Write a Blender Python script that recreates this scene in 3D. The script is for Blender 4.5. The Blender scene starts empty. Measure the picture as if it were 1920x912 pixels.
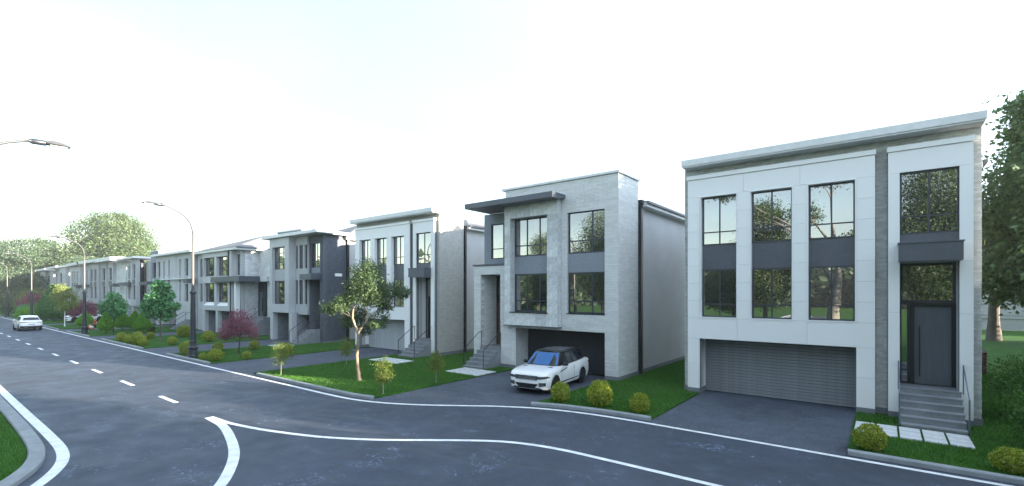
import bpy, math, random
import numpy as np
R = math.radians
S = bpy.context.scene
COL = S.collection

# ------------------------------------------------------------------ camera
cam = bpy.data.cameras.new("camera")
cam.sensor_width = 36.0
cam.lens = 36.0 * 896.0 / 1920.0
cam.shift_y = (548.5 - 456.0) / 1920.0
cam.clip_start = 0.1
cam.clip_end = 3000
co = bpy.data.objects.new("camera", cam)
COL.objects.link(co)
PHI = math.atan2(697.0, 896.0)
co.location = (0, 0, 4.4)
co.rotation_euler = (R(90), 0, PHI)
S.camera = co

# ------------------------------------------------------------------ sky + sun
SUN_EL, SUN_ROT = R(9.5), R(72.0)
W = bpy.data.worlds.new("World")
S.world = W
W.use_nodes = True
_nt = W.node_tree
_bg = _nt.nodes["Background"]
_sk = _nt.nodes.new("ShaderNodeTexSky")
_sk.sky_type = 'NISHITA'
_sk.sun_disc = False
_sk.sun_elevation = SUN_EL
_sk.sun_rotation = SUN_ROT
_sk.air_density = 1.0
_sk.dust_density = 0.1
_sk.ozone_density = 1.2
# thin high cloud drawn over the clear sky, the same all round the dome
_tc = _nt.nodes.new("ShaderNodeTexCoord")
_mp = _nt.nodes.new("ShaderNodeMapping"); _mp.inputs['Scale'].default_value = (1.0, 1.0, 2.6)
_cn = _nt.nodes.new("ShaderNodeTexNoise"); _cn.inputs['Scale'].default_value = 1.6; _cn.inputs['Detail'].default_value = 7
_cr = _nt.nodes.new("ShaderNodeMapRange"); _cr.inputs[1].default_value = .3; _cr.inputs[2].default_value = .7
_cr.inputs[3].default_value = .42; _cr.inputs[4].default_value = .92
_mx = _nt.nodes.new("ShaderNodeMix"); _mx.data_type = 'RGBA'
# thin cloud scatters forward: it brightens steadily towards the sun, all round the dome
_dt = _nt.nodes.new("ShaderNodeVectorMath"); _dt.operation = 'DOT_PRODUCT'
_dt.inputs[1].default_value = (math.sin(SUN_ROT) * math.cos(SUN_EL), math.cos(SUN_ROT) * math.cos(SUN_EL), math.sin(SUN_EL))
_nt.links.new(_tc.outputs['Generated'], _dt.inputs[0])
_m1 = _nt.nodes.new("ShaderNodeMapRange"); _m1.inputs[1].default_value = -1; _m1.inputs[2].default_value = 1
_nt.links.new(_dt.outputs['Value'], _m1.inputs[0])
_m2 = _nt.nodes.new("ShaderNodeMath"); _m2.operation = 'POWER'; _m2.inputs[1].default_value = 2.2
_nt.links.new(_m1.outputs[0], _m2.inputs[0])
_m3 = _nt.nodes.new("ShaderNodeMapRange"); _m3.inputs[3].default_value = .56; _m3.inputs[4].default_value = 2.7
_nt.links.new(_m2.outputs[0], _m3.inputs[0])
_vs = _nt.nodes.new("ShaderNodeVectorMath"); _vs.operation = 'SCALE'; _vs.inputs[0].default_value = (1.26, 1.46, 1.68)
_nt.links.new(_m3.outputs[0], _vs.inputs['Scale'])
_nt.links.new(_vs.outputs[0], _mx.inputs[7])
_nt.links.new(_tc.outputs['Generated'], _mp.inputs[0]); _nt.links.new(_mp.outputs[0], _cn.inputs[0])
_nt.links.new(_cn.outputs[0], _cr.inputs[0]); _nt.links.new(_cr.outputs[0], _mx.inputs[0])
_nt.links.new(_sk.outputs[0], _mx.inputs[6]); _nt.links.new(_mx.outputs[2], _bg.inputs[0])
_bg.inputs[1].default_value = 0.15
sl = bpy.data.lights.new("sun", 'SUN')
sl.energy = 5.0
sl.angle = R(0.5)
sl.color = (1.0, 0.86, 0.68)
so = bpy.data.objects.new("sun", sl)
COL.objects.link(so)
_d = (math.sin(SUN_ROT) * math.cos(SUN_EL), math.cos(SUN_ROT) * math.cos(SUN_EL), math.sin(SUN_EL))
so.rotation_euler = (math.acos(_d[2]), 0, math.atan2(_d[0], -_d[1]))
so.location = (30, 10, 30)
VS = S.view_settings
VS.view_transform = 'Standard'
VS.look = 'None'
VS.gamma = 1.0
VS.exposure = 2.65

# ------------------------------------------------------------------ materials
def _base(name):
    m = bpy.data.materials.new(name)
    m.use_nodes = True
    nt = m.node_tree
    return m, nt, nt.nodes["Principled BSDF"]

def mat(name, col, rough=0.6, spread=0.15, scale=3.0, bump=0.0, bscale=40.0, metal=0.0, spec=0.5,
        island=0.0, scale2=None, coat=0.0, ior=None, stretch=None):
    """plain surface whose colour wanders a little with object-space noise, optionally with fine relief"""
    m, nt, p = _base(name)
    N, L = nt.nodes, nt.links
    tc = N.new("ShaderNodeTexCoord")
    mp = N.new("ShaderNodeMapping")
    if stretch: mp.inputs['Scale'].default_value = stretch
    L.new(tc.outputs['Object'], mp.inputs[0])
    no = N.new("ShaderNodeTexNoise")
    no.inputs['Scale'].default_value = scale
    no.inputs['Detail'].default_value = 6
    L.new(mp.outputs[0], no.inputs[0])
    fac = no.outputs[0]
    mr = N.new("ShaderNodeMapRange")
    mr.inputs[1].default_value = 0.3; mr.inputs[2].default_value = 0.7
    mr.inputs[3].default_value = 1 - spread; mr.inputs[4].default_value = 1 + spread
    L.new(fac, mr.inputs[0])
    val = mr.outputs[0]
    if scale2:
        n2 = N.new("ShaderNodeTexNoise"); n2.inputs['Scale'].default_value = scale2; n2.inputs['Detail'].default_value = 3
        L.new(mp.outputs[0], n2.inputs[0])
        m2 = N.new("ShaderNodeMapRange"); m2.inputs[1].default_value = .3; m2.inputs[2].default_value = .7
        m2.inputs[3].default_value = 1 - spread; m2.inputs[4].default_value = 1 + spread
        L.new(n2.outputs[0], m2.inputs[0])
        mu = N.new("ShaderNodeMath"); mu.operation = 'MULTIPLY'
        L.new(val, mu.inputs[0]); L.new(m2.outputs[0], mu.inputs[1]); val = mu.outputs[0]
    if island:
        g = N.new("ShaderNodeNewGeometry")
        m3 = N.new("ShaderNodeMapRange"); m3.inputs[3].default_value = 1 - island; m3.inputs[4].default_value = 1 + island
        L.new(g.outputs['Random Per Island'], m3.inputs[0])
        mu = N.new("ShaderNodeMath"); mu.operation = 'MULTIPLY'
        L.new(val, mu.inputs[0]); L.new(m3.outputs[0], mu.inputs[1]); val = mu.outputs[0]
    vm = N.new("ShaderNodeVectorMath"); vm.operation = 'SCALE'
    vm.inputs[0].default_value = col
    L.new(val, vm.inputs['Scale'])
    L.new(vm.outputs[0], p.inputs['Base Color'])
    p.inputs['Roughness'].default_value = rough
    p.inputs['Metallic'].default_value = metal
    p.inputs['Specular IOR Level'].default_value = spec
    if ior: p.inputs['IOR'].default_value = ior
    if coat:
        p.inputs['Coat Weight'].default_value = coat
        p.inputs['Coat Roughness'].default_value = 0.04
    if bump:
        nb = N.new("ShaderNodeTexNoise"); nb.inputs['Scale'].default_value = bscale; nb.inputs['Detail'].default_value = 4
        L.new(mp.outputs[0], nb.inputs[0])
        b = N.new("ShaderNodeBump"); b.inputs['Strength'].default_value = bump; b.inputs['Distance'].default_value = 0.02
        L.new(nb.outputs[0], b.inputs['Height']); L.new(b.outputs[0], p.inputs['Normal'])
    return m

def leafmat(name, c1, c2, trans=0.35):
    m, nt, p = _base(name)
    N, L = nt.nodes, nt.links
    g = N.new("ShaderNodeNewGeometry")
    cr = N.new("ShaderNodeMix"); cr.data_type = 'RGBA'
    cr.inputs[6].default_value = (*c1, 1); cr.inputs[7].default_value = (*c2, 1)
    L.new(g.outputs['Random Per Island'], cr.inputs[0])
    L.new(cr.outputs[2], p.inputs['Base Color'])
    p.inputs['Roughness'].default_value = 0.5
    t = N.new("ShaderNodeBsdfTranslucent")
    L.new(cr.outputs[2], t.inputs[0])
    mx = N.new("ShaderNodeMixShader"); mx.inputs[0].default_value = trans
    L.new(p.outputs[0], mx.inputs[1]); L.new(t.outputs[0], mx.inputs[2])
    L.new(mx.outputs[0], N["Material Output"].inputs[0])
    return m

def glassmat(name, col, ior):
    m, nt, p = _base(name)
    p.inputs['Base Color'].default_value = (*col, 1)
    p.inputs['Roughness'].default_value = 0.0
    p.inputs['IOR'].default_value = ior
    return m

def roadmat(name, col, speck=0.0, cracks=True, rough=0.62):
    m, nt, p = _base(name)
    N, L = nt.nodes, nt.links
    tc = N.new("ShaderNodeTexCoord")
    def noise(sc, det=6, st=None, dist=0):
        mp = N.new("ShaderNodeMapping")
        if st: mp.inputs['Scale'].default_value = st
        L.new(tc.outputs['Object'], mp.inputs[0])
        n = N.new("ShaderNodeTexNoise"); n.inputs['Scale'].default_value = sc; n.inputs['Detail'].default_value = det
        n.inputs['Distortion'].default_value = dist
        L.new(mp.outputs[0], n.inputs[0]); return n.outputs[0]
    def rng(v, a, b, c, d):
        r = N.new("ShaderNodeMapRange"); r.inputs[1].default_value = a; r.inputs[2].default_value = b
        r.inputs[3].default_value = c; r.inputs[4].default_value = d; L.new(v, r.inputs[0]); return r.outputs[0]
    def mul(a, b, op='MULTIPLY'):
        x = N.new("ShaderNodeMath"); x.operation = op
        L.new(a, x.inputs[0]); L.new(b, x.inputs[1]); return x.outputs[0]
    v = rng(noise(.35, 8, dist=.6), .3, .7, .82, 1.2)
    v = mul(v, rng(noise(2.2, 8), .3, .7, .88, 1.14))
    v = mul(v, rng(noise(90 if cracks else 38, 3), .3, .7, 1 - .12 - speck, 1 + .12 + speck))
    if cracks:
        # pale scuffs: thin distorted ridges kept only inside sparse patches
        n1 = noise(1.3, 5, (1, 1, 1), 1.2)
        ridge = N.new("ShaderNodeMath"); ridge.operation = 'SUBTRACT'; ridge.inputs[1].default_value = .5
        L.new(n1, ridge.inputs[0])
        ab = N.new("ShaderNodeMath"); ab.operation = 'ABSOLUTE'; L.new(ridge.outputs[0], ab.inputs[0])
        line = rng(ab.outputs[0], 0, .018, 1, 0)
        patch = rng(noise(.8, 4), .50, .62, 0, 1)
        grit = rng(noise(14, 4), .45, .62, 0, 1)
        sc = mul(mul(line, patch), grit)
        smear = mul(rng(noise(1.1, 6, (.5, 1.6, 1), .8), .58, .8, 0, 1), rng(noise(9, 5), .4, .7, .2, 1))
        k = N.new("ShaderNodeMath"); k.operation = 'MULTIPLY_ADD'; k.inputs[1].default_value = 5.0
        L.new(sc, k.inputs[0]); L.new(v, k.inputs[2]); v = k.outputs[0]
        k = N.new("ShaderNodeMath"); k.operation = 'MULTIPLY_ADD'; k.inputs[1].default_value = 1.1
        L.new(smear, k.inputs[0]); L.new(v, k.inputs[2]); v = k.outputs[0]
    vm = N.new("ShaderNodeVectorMath"); vm.operation = 'SCALE'; vm.inputs[0].default_value = col
    L.new(v, vm.inputs['Scale']); L.new(vm.outputs[0], p.inputs['Base Color'])
    L.new(rng(noise(.9, 6), .3, .7, rough - .12, rough + .12), p.inputs['Roughness'])
    b = N.new("ShaderNodeBump"); b.inputs['Strength'].default_value = .35; b.inputs['Distance'].default_value = .01
    L.new(noise(70, 3), b.inputs['Height']); L.new(b.outputs[0], p.inputs['Normal'])
    return m

def grassmat(name):
    m, nt, p = _base(name)
    N, L = nt.nodes, nt.links
    tc = N.new("ShaderNodeTexCoord")
    n = N.new("ShaderNodeTexNoise"); n.inputs['Scale'].default_value = 1.2; n.inputs['Detail'].default_value = 8
    L.new(tc.outputs['Object'], n.inputs[0])
    n2 = N.new("ShaderNodeTexNoise"); n2.inputs['Scale'].default_value = 38; n2.inputs['Detail'].default_value = 3
    L.new(tc.outputs['Object'], n2.inputs[0])
    mx = N.new("ShaderNodeMix"); mx.data_type = 'RGBA'
    mx.inputs[6].default_value = (.015, .055, .006, 1); mx.inputs[7].default_value = (.045, .135, .014, 1)
    ad = N.new("ShaderNodeMath"); ad.operation = 'ADD'; L.new(n.outputs[0], ad.inputs[0]); L.new(n2.outputs[0], ad.inputs[1])
    r = N.new("ShaderNodeMapRange"); r.inputs[1].default_value = .7; r.inputs[2].default_value = 1.3; L.new(ad.outputs[0], r.inputs[0])
    L.new(r.outputs[0], mx.inputs[0]); L.new(mx.outputs[2], p.inputs['Base Color'])
    p.inputs['Roughness'].default_value = .9
    p.inputs['Specular IOR Level'].default_value = .15
    b = N.new("ShaderNodeBump"); b.inputs['Strength'].default_value = .8; b.inputs['Distance'].default_value = .04
    L.new(n2.outputs[0], b.inputs['Height']); L.new(b.outputs[0], p.inputs['Normal'])
    return m

M = {}
M['asphalt'] = roadmat('asphalt', (.035, .046, .070))
M['drive'] = roadmat('driveway_asphalt', (.060, .072, .098), speck=.85, cracks=False, rough=.8)
M['paint'] = mat('road_paint', (.70, .72, .73), .6, .16, 3.5, scale2=34)
M['kerb'] = mat('kerb_concrete', (.24, .26, .28), .8, .16, 2, bump=.3, bscale=60, scale2=45)
M['grass'] = grassmat('lawn_turf')
M['white'] = mat('white_fibre_panel', (.78, .785, .79), .5, .025, .5)
M['white_far'] = mat('light_grey_panel', (.43, .445, .46), .55, .05, .8, scale2=8)
M['white2'] = mat('white_moulding', (.80, .805, .81), .5, .04, 1.2)
M['stone'] = mat('pale_limestone', (.58, .595, .60), .6, .16, .9, bump=.12, bscale=14, scale2=6)
M['stone_dark'] = mat('smoky_limestone', (.48, .495, .51), .6, .18, .9, bump=.12, bscale=14, scale2=6)
M['brick_grey'] = mat('grey_brick', (.47, .485, .48), .8, .08, 4, bump=.35, bscale=50, island=.15)
M['brick_sand'] = mat('sand_grey_brick', (.43, .43, .415), .8, .06, 4, bump=.35, bscale=50, island=.10)
M['brick_pale'] = mat('pale_long_brick', (.62, .63, .63), .75, .05, 3, bump=.2, bscale=30, island=.07)
M['brick_navy'] = mat('slate_blue_brick', (.075, .088, .115), .7, .14, 4, bump=.3, bscale=50, island=.16)
M['brick_red'] = mat('red_brick', (.16, .075, .055), .85, .2, 4, bump=.4, bscale=40, island=.35)
M['mortar'] = mat('grey_mortar', (.42, .43, .43), .9, .1, 10)
M['mortar_pale'] = mat('pale_mortar', (.46, .47, .475), .9, .1, 10)
M['mortar_navy'] = mat('dark_mortar', (.10, .11, .13), .9, .1, 10)
M['fascia'] = mat('grey_metal_fascia', (.62, .635, .645), .45, .06, 1, scale2=5)
M['slate'] = mat('slate_cladding', (.075, .086, .108), .45, .08, 1.2, scale2=7)
M['frame'] = mat('dark_window_frame', (.032, .038, .052), .4, .06, 3)
M['black'] = mat('black_metal', (.012, .014, .018), .35, .1, 6)
M['door'] = mat('charcoal_door', (.105, .12, .145), .5, .08, 2, stretch=(8, 8, .7))
M['timber'] = mat('brown_timber', (.16, .09, .05), .6, .2, 5, stretch=(8, 8, .6))
M['shutter'] = mat('ribbed_shutter', (.165, .18, .20), .5, .12, 2.5, scale2=12)
M['shutter_pale'] = mat('pale_shutter', (.36, .38, .40), .55, .12, 2.5, scale2=12)
M['stucco'] = mat('grey_stucco', (.47, .475, .485), .85, .07, .6, bump=.2, bscale=80, scale2=9)
M['stucco_l'] = mat('light_stucco', (.38, .392, .405), .85, .07, .6, bump=.2, bscale=80, scale2=9)
M['stucco_w'] = mat('pale_stucco', (.45, .46, .47), .85, .07, .6, bump=.2, bscale=80, scale2=9)
M['stucco_b'] = mat('blue_grey_stucco', (.22, .245, .285), .85, .07, .6, bump=.2, bscale=80, scale2=9)
M['concrete'] = mat('step_concrete', (.20, .215, .235), .8, .14, 2, bump=.25, bscale=50, scale2=22)
M['paver'] = mat('pale_paver', (.55, .57, .58), .75, .10, 2, bump=.2, bscale=50, scale2=24, island=.1)
M['shingle'] = mat('roof_shingle', (.17, .17, .18), .9, .2, 6, bump=.5, bscale=12, stretch=(1, 1, 3), scale2=40)
M['plinth'] = mat('plinth_render', (.16, .175, .195), .85, .1, 2, bump=.2, bscale=60)
M['glass'] = glassmat('window_glass', (.012, .016, .018), 3.8)
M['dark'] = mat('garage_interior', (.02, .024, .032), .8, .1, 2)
M['bark_pale'] = mat('pale_bark', (.30, .27, .21), .8, .3, 5, bump=.5, bscale=16, stretch=(1, 1, .35), scale2=20)
M['bark_plane'] = mat('grey_plane_bark', (.22, .215, .19), .8, .25, 2.5, bump=.4, bscale=10, scale2=9)
M['bark_tan'] = mat('tan_bark', (.20, .165, .115), .8, .3, 5, bump=.5, bscale=16, stretch=(1, 1, .35), scale2=20)
M['bark'] = mat('grey_brown_bark', (.10, .085, .068), .9, .3, 6, bump=.7, bscale=14, stretch=(1, 1, .3))
M['bark_dark'] = mat('dark_bark', (.045, .035, .035), .9, .3, 6, bump=.5, bscale=14, stretch=(1, 1, .3))
M['leaf_shrub'] = leafmat('shrub_leaf', (.17, .235, .02), (.40, .46, .05), .35)
M['leaf_olive'] = leafmat('olive_shrub_leaf', (.04, .06, .012), (.11, .13, .025), .3)
M['leaf_main'] = leafmat('lawn_tree_leaf', (.032, .075, .028), (.105, .165, .06), .3)
M['leaf_sap'] = leafmat('sapling_leaf', (.09, .14, .02), (.22, .28, .05), .35)
M['leaf_con'] = leafmat('conifer_leaf', (.08, .25, .018), (.22, .45, .045), .4)
M['leaf_tall'] = leafmat('tall_conifer_leaf', (.05, .16, .05), (.13, .27, .08), .35)
M['leaf_yel'] = leafmat('yellow_green_leaf', (.12, .17, .03), (.24, .29, .07), .3)
M['leaf_broad'] = leafmat('fresh_broad_leaf', (.05, .19, .06), (.16, .38, .16), .35)
M['leaf_maple'] = leafmat('purple_maple_leaf', (.15, .04, .065), (.36, .13, .18), .35)
M['leaf_far'] = leafmat('far_tree_leaf', (.036, .075, .028), (.115, .17, .065), .3)
M['leaf_far2'] = leafmat('far_dense_leaf', (.038, .08, .042), (.115, .175, .095), .3)
M['leaf_dark'] = leafmat('dark_tree_leaf', (.03, .065, .018), (.08, .135, .04), .35)
M['leaf_mid'] = leafmat('mid_tree_leaf', (.06, .115, .035), (.16, .24, .085), .4)
M['leaf_near'] = leafmat('big_near_leaf', (.06, .12, .035), (.15, .23, .08), .35)
M['leaf_bush'] = leafmat('dark_bush_leaf', (.04, .11, .015), (.10, .22, .04), .35)
M['blade'] = leafmat('grass_blade', (.026, .105, .009), (.09, .235, .024), .3)
M['lamp_black'] = mat('lamp_black_iron', (.022, .026, .034), .38, .12, 4)
M['lamp_steel'] = mat('lamp_brushed_steel', (.085, .083, .08), .45, .06, 4)
M['lamp_arm'] = mat('lamp_arm_grey', (.05, .053, .06), .5, .06, 4)
M['lamp_lens'] = mat('lamp_lens', (.72, .72, .70), .3, .03, 5)
M['car_white'] = mat('white_car_paint', (.78, .79, .80), .28, .01, 1, coat=.8)
M['car_dark'] = mat('dark_car_paint', (.015, .017, .022), .25, .02, 1, coat=.8)
M['car_black'] = mat('black_trim', (.010, .011, .013), .3, .05, 6)
M['car_glass'] = glassmat('car_glass', (.012, .02, .03), 1.8)
M['car_shield'] = glassmat('windshield_glass', (.01, .07, .22), 2.3)  # the reflected sky's blue is put into this colour and the tint below
M['car_shield'].node_tree.nodes['Principled BSDF'].inputs['Specular Tint'].default_value = (.35, .62, 1, 1)
M['roof_sky'] = mat('sky_reflection_roof', (.20, .21, .225), .2, .03, 2, metal=.4)  # pale grey stands for the sky reflected in the glass roof
M['tyre'] = mat('tyre_rubber', (.012, .012, .013), .8, .1, 8)
M['rim'] = mat('dark_rim', (.06, .062, .068), .35, .05, 8, metal=.7)
M['chrome'] = mat('chrome_trim', (.55, .56, .57), .25, .04, 8, metal=.9)
M['lens_head'] = glassmat('headlight_glass', (.06, .065, .07), 1.9)
M['lens_tail'] = mat('taillight_red', (.22, .012, .015), .2, .05, 8)
M['rail'] = mat('railing_black', (.014, .017, .022), .4, .1, 6)
M['rail_steel'] = mat('railing_grey_blue', (.13, .15, .19), .35, .05, 6, metal=.3)
M['skin'] = mat('skin', (.42, .27, .20), .55, .05, 9)
M['shirt'] = mat('red_shirt', (.42, .012, .03), .8, .1, 9)
M['trouser'] = mat('dark_trousers', (.02, .022, .03), .85, .1, 9)
M['hair'] = mat('brown_hair', (.06, .035, .02), .6, .2, 20)
M['toy_o'] = mat('orange_plastic', (.55, .16, .03), .4, .05, 9)
M['toy_w'] = mat('white_plastic', (.7, .7, .68), .4, .05, 9)
M['pale_wall'] = mat('pale_garden_wall', (.40, .42, .42), .85, .1, .5, bump=.2, bscale=30)
M['soil'] = mat('flower_bed_soil', (.11, .075, .055), .95, .25, 6, bump=.5, bscale=30)
M['petal'] = leafmat('white_petal', (.6, .55, .5), (.75, .72, .70), .2)

# ------------------------------------------------------------------ mesh helpers
ORI = {}
def link(o, parent=None):
    COL.objects.link(o)
    if parent is not None:
        o.parent = parent
    return o

def tag(o, label=None, cat=None, group=None, kind=None):
    if label: o['label'] = label
    if cat: o['category'] = cat
    if group: o['group'] = group
    if kind: o['kind'] = kind
    return o

def thing(name, label, cat, loc=(0, 0, 0), group=None):
    o = bpy.data.objects.new(name, None)
    o.empty_display_size = .3
    o.location = loc
    ORI[o] = tuple(loc)
    COL.objects.link(o)
    return tag(o, label, cat, group)

class MB:
    def __init__(s): s.v = []; s.f = []
    def quad(s, a, b, c, d):
        n = len(s.v); s.v += [a, b, c, d]; s.f.append((n, n + 1, n + 2, n + 3)); return s
    def tri(s, a, b, c):
        n = len(s.v); s.v += [a, b, c]; s.f.append((n, n + 1, n + 2)); return s
    def box(s, x0, x1, y0, y1, z0, z1, skip=''):
        n = len(s.v)
        s.v += [(x0, y0, z0), (x1, y0, z0), (x1, y1, z0), (x0, y1, z0), (x0, y0, z1), (x1, y0, z1), (x1, y1, z1), (x0, y1, z1)]
        F = {'b': (0, 3, 2, 1), 't': (4, 5, 6, 7), 'f': (0, 1, 5, 4), 'r': (1, 2, 6, 5), 'k': (2, 3, 7, 6), 'l': (3, 0, 4, 7)}
        s.f += [tuple(n + i for i in F[k]) for k in F if k not in skip]
        return s
    def poly(s, pts, z0, z1, bottom=False):
        """prism over a plan polygon given counter-clockwise"""
        n = len(s.v); k = len(pts)
        s.v += [(p[0], p[1], z1) for p in pts] + [(p[0], p[1], z0) for p in pts]
        s.f.append(tuple(range(n, n + k)))
        for i in range(k):
            j = (i + 1) % k
            s.f.append((n + i, n + k + i, n + k + j, n + j))
        return s
    def prism(s, pts, axis, a, b):
        """pts = outline in the plane across axis; axis 'x' -> (y,z), 'y' -> (x,z)"""
        n = len(s.v); k = len(pts)
        mk = (lambda p, t: (t, p[0], p[1])) if axis == 'x' else (lambda p, t: (p[0], t, p[1]))
        s.v += [mk(p, a) for p in pts] + [mk(p, b) for p in pts]
        s.f.append(tuple(n + i for i in range(k))); s.f.append(tuple(n + k + i for i in reversed(range(k))))
        for i in range(k):
            j = (i + 1) % k
            s.f.append((n + i, n + k + i, n + k + j, n + j))
        return s
    def tube(s, pts, rad, n=8, cap=True):
        P = [np.array(p, float) for p in pts]
        if not hasattr(rad, '__len__'): rad = [rad] * len(P)
        b = len(s.v); ref = np.array((0.31, 0.17, 0.93))
        for i, p in enumerate(P):
            t = P[min(i + 1, len(P) - 1)] - P[max(i - 1, 0)]
            t = t / (np.linalg.norm(t) + 1e-9)
            if abs(np.dot(t, ref)) > .97: ref = np.array((1., 0.1, 0))
            u = np.cross(t, ref); u /= np.linalg.norm(u); w = np.cross(t, u)
            for k in range(n):
                a = 2 * math.pi * k / n
                s.v.append(tuple(p + rad[i] * (math.cos(a) * u + math.sin(a) * w)))
        for i in range(len(P) - 1):
            for k in range(n):
                k2 = (k + 1) % n
                s.f.append((b + i * n + k, b + i * n + k2, b + (i + 1) * n + k2, b + (i + 1) * n + k))
        if cap:
            s.f.append(tuple(b + k for k in range(n)))
            e = b + (len(P) - 1) * n
            s.f.append(tuple(e + k for k in reversed(range(n))))
        return s
    def lathe(s, prof, c=(0, 0, 0), n=20, axis='z'):
        """prof = [(r, h)...]"""
        b = len(s.v)
        for r, h in prof:
            for k in range(n):
                a = 2 * math.pi * k / n
                if axis == 'z': s.v.append((c[0] + r * math.cos(a), c[1] + r * math.sin(a), c[2] + h))
                else: s.v.append((c[0] + h, c[1] + r * math.cos(a), c[2] + r * math.sin(a)))
        for i in range(len(prof) - 1):
            for k in range(n):
                k2 = (k + 1) % n
                s.f.append((b + i * n + k, b + i * n + k2, b + (i + 1) * n + k2, b + (i + 1) * n + k))
        s.f.append(tuple(b + k for k in reversed(range(n))))
        e = b + (len(prof) - 1) * n
        s.f.append(tuple(e + k for k in range(n)))
        return s
    def wall(s, axis, u0, u1, z0, z1, f, b, holes=()):
        """slab with rectangular holes; axis 'y' faces -Y (u = x), axis 'x' faces +X (u = y). faces inside the slab are left out"""
        us = sorted({u0, u1} | {min(max(h[i], u0), u1) for h in holes for i in (0, 1)})
        zs = sorted({z0, z1} | {min(max(h[i], z0), z1) for h in holes for i in (2, 3)})
        def solid(i, j):
            if i < 0 or j < 0 or i >= len(us) - 1 or j >= len(zs) - 1: return False
            cu = (us[i] + us[i + 1]) / 2; cz = (zs[j] + zs[j + 1]) / 2
            return not any(h[0] < cu < h[1] and h[2] < cz < h[3] for h in holes)
        P = (lambda u, d, z: (u, d, z)) if axis == 'y' else (lambda u, d, z: (d, u, z))
        for i in range(len(us) - 1):
            for j in range(len(zs) - 1):
                if not solid(i, j): continue
                a, c, e, g = us[i], us[i + 1], zs[j], zs[j + 1]
                s.quad(P(a, f, e), P(c, f, e), P(c, f, g), P(a, f, g))
                s.quad(P(c, b, e), P(a, b, e), P(a, b, g), P(c, b, g))
                if not solid(i - 1, j): s.quad(P(a, b, e), P(a, f, e), P(a, f, g), P(a, b, g))
                if not solid(i + 1, j): s.quad(P(c, f, e), P(c, b, e), P(c, b, g), P(c, f, g))
                if not solid(i, j - 1): s.quad(P(a, f, e), P(a, b, e), P(c, b, e), P(c, f, e))
                if not solid(i, j + 1): s.quad(P(a, f, g), P(c, f, g), P(c, b, g), P(a, b, g))
        return s
    def build(s, name, m, parent=None, origin=None, smooth=False, merge=False):
        org = ORI[parent] if parent is not None else (origin or (0, 0, 0))
        me = bpy.data.meshes.new(name)
        me.from_pydata([(a - org[0], b - org[1], c - org[2]) for a, b, c in s.v], [], s.f)
        if merge:
            import bmesh
            bm = bmesh.new(); bm.from_mesh(me); bmesh.ops.remove_doubles(bm, verts=bm.verts, dist=1e-4)
            bmesh.ops.recalc_face_normals(bm, faces=bm.faces); bm.to_mesh(me); bm.free()
        me.materials.append(M[m])
        if smooth:
            me.polygons.foreach_set('use_smooth', [True] * len(me.polygons))
        o = bpy.data.objects.new(name, me)
        if parent is None: o.location = org
        ORI[o] = org
        return link(o, parent)

def box(name, m, parent, x0, x1, y0, y1, z0, z1):
    return MB().box(x0, x1, y0, y1, z0, z1).build(name, m, parent)

_cache = {}
def shared_box(name, m, parent, x, y, z, w, d, h, rz=0):
    """box piece that shares its mesh with every piece of the same size"""
    key = (name, m, round(w, 3), round(d, 3), round(h, 3))
    me = _cache.get(key)
    if me is None:
        o0 = MB().box(-w / 2, w / 2, -d / 2, d / 2, -h / 2, h / 2)
        me = bpy.data.meshes.new(name); me.from_pydata(o0.v, [], o0.f); me.materials.append(M[m]); _cache[key] = me
    o = bpy.data.objects.new(name, me)
    org = ORI[parent]
    o.location = (x - org[0], y - org[1], z - org[2]); o.rotation_euler = (0, 0, rz)
    ORI[o] = (x, y, z)
    return link(o, parent)

def np_mesh(name, V, F, m, parent=None, origin=(0, 0, 0)):
    """fast mesh from numpy arrays, F = (n,k) all faces with k corners"""
    me = bpy.data.meshes.new(name)
    k = F.shape[1]
    me.vertices.add(len(V)); me.vertices.foreach_set('co', np.asarray(V, np.float32).ravel())
    me.loops.add(F.size); me.loops.foreach_set('vertex_index', F.astype(np.int32).ravel())
    me.polygons.add(len(F)); me.polygons.foreach_set('loop_start', np.arange(0, F.size, k, dtype=np.int32))
    me.update(calc_edges=True)
    me.materials.append(M[m])
    o = bpy.data.objects.new(name, me)
    if parent is None: o.location = origin
    ORI[o] = ORI[parent] if parent is not None else origin
    return link(o, parent)

def dup(root, loc, rz=0, sc=1.0, label=None, group=None):
    def cp(o, par):
        c = o.copy(); COL.objects.link(c)
        if par is not None: c.parent = par
        for ch in list(o.children): cp(ch, c)
        return c
    r = cp(root, None)
    r.location = loc; r.rotation_euler = (0, 0, rz)
    r.scale = (sc, sc, sc) if not hasattr(sc, '__len__') else sc
    if label: r['label'] = label
    if group: r['group'] = group
    return r

def spline(pts, k=6):
    """Catmull-Rom through plan points"""
    P = [np.array(p, float) for p in pts]; out = []
    for i in range(len(P) - 1):
        p0 = P[max(i - 1, 0)]; p1 = P[i]; p2 = P[i + 1]; p3 = P[min(i + 2, len(P) - 1)]
        # clamp long-leg tangents so that straight runs do not overshoot
        d = np.linalg.norm(p2 - p1)
        m1 = (p2 - p0); m1 = m1 / (np.linalg.norm(m1) + 1e-9) * d
        m2 = (p3 - p1); m2 = m2 / (np.linalg.norm(m2) + 1e-9) * d
        for j in range(k):
            t = j / k; t2 = t * t; t3 = t2 * t
            out.append(tuple((2 * t3 - 3 * t2 + 1) * p1 + (t3 - 2 * t2 + t) * m1 + (-2 * t3 + 3 * t2) * p2 + (t3 - t2) * m2))
    out.append(tuple(P[-1])); return out

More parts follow.
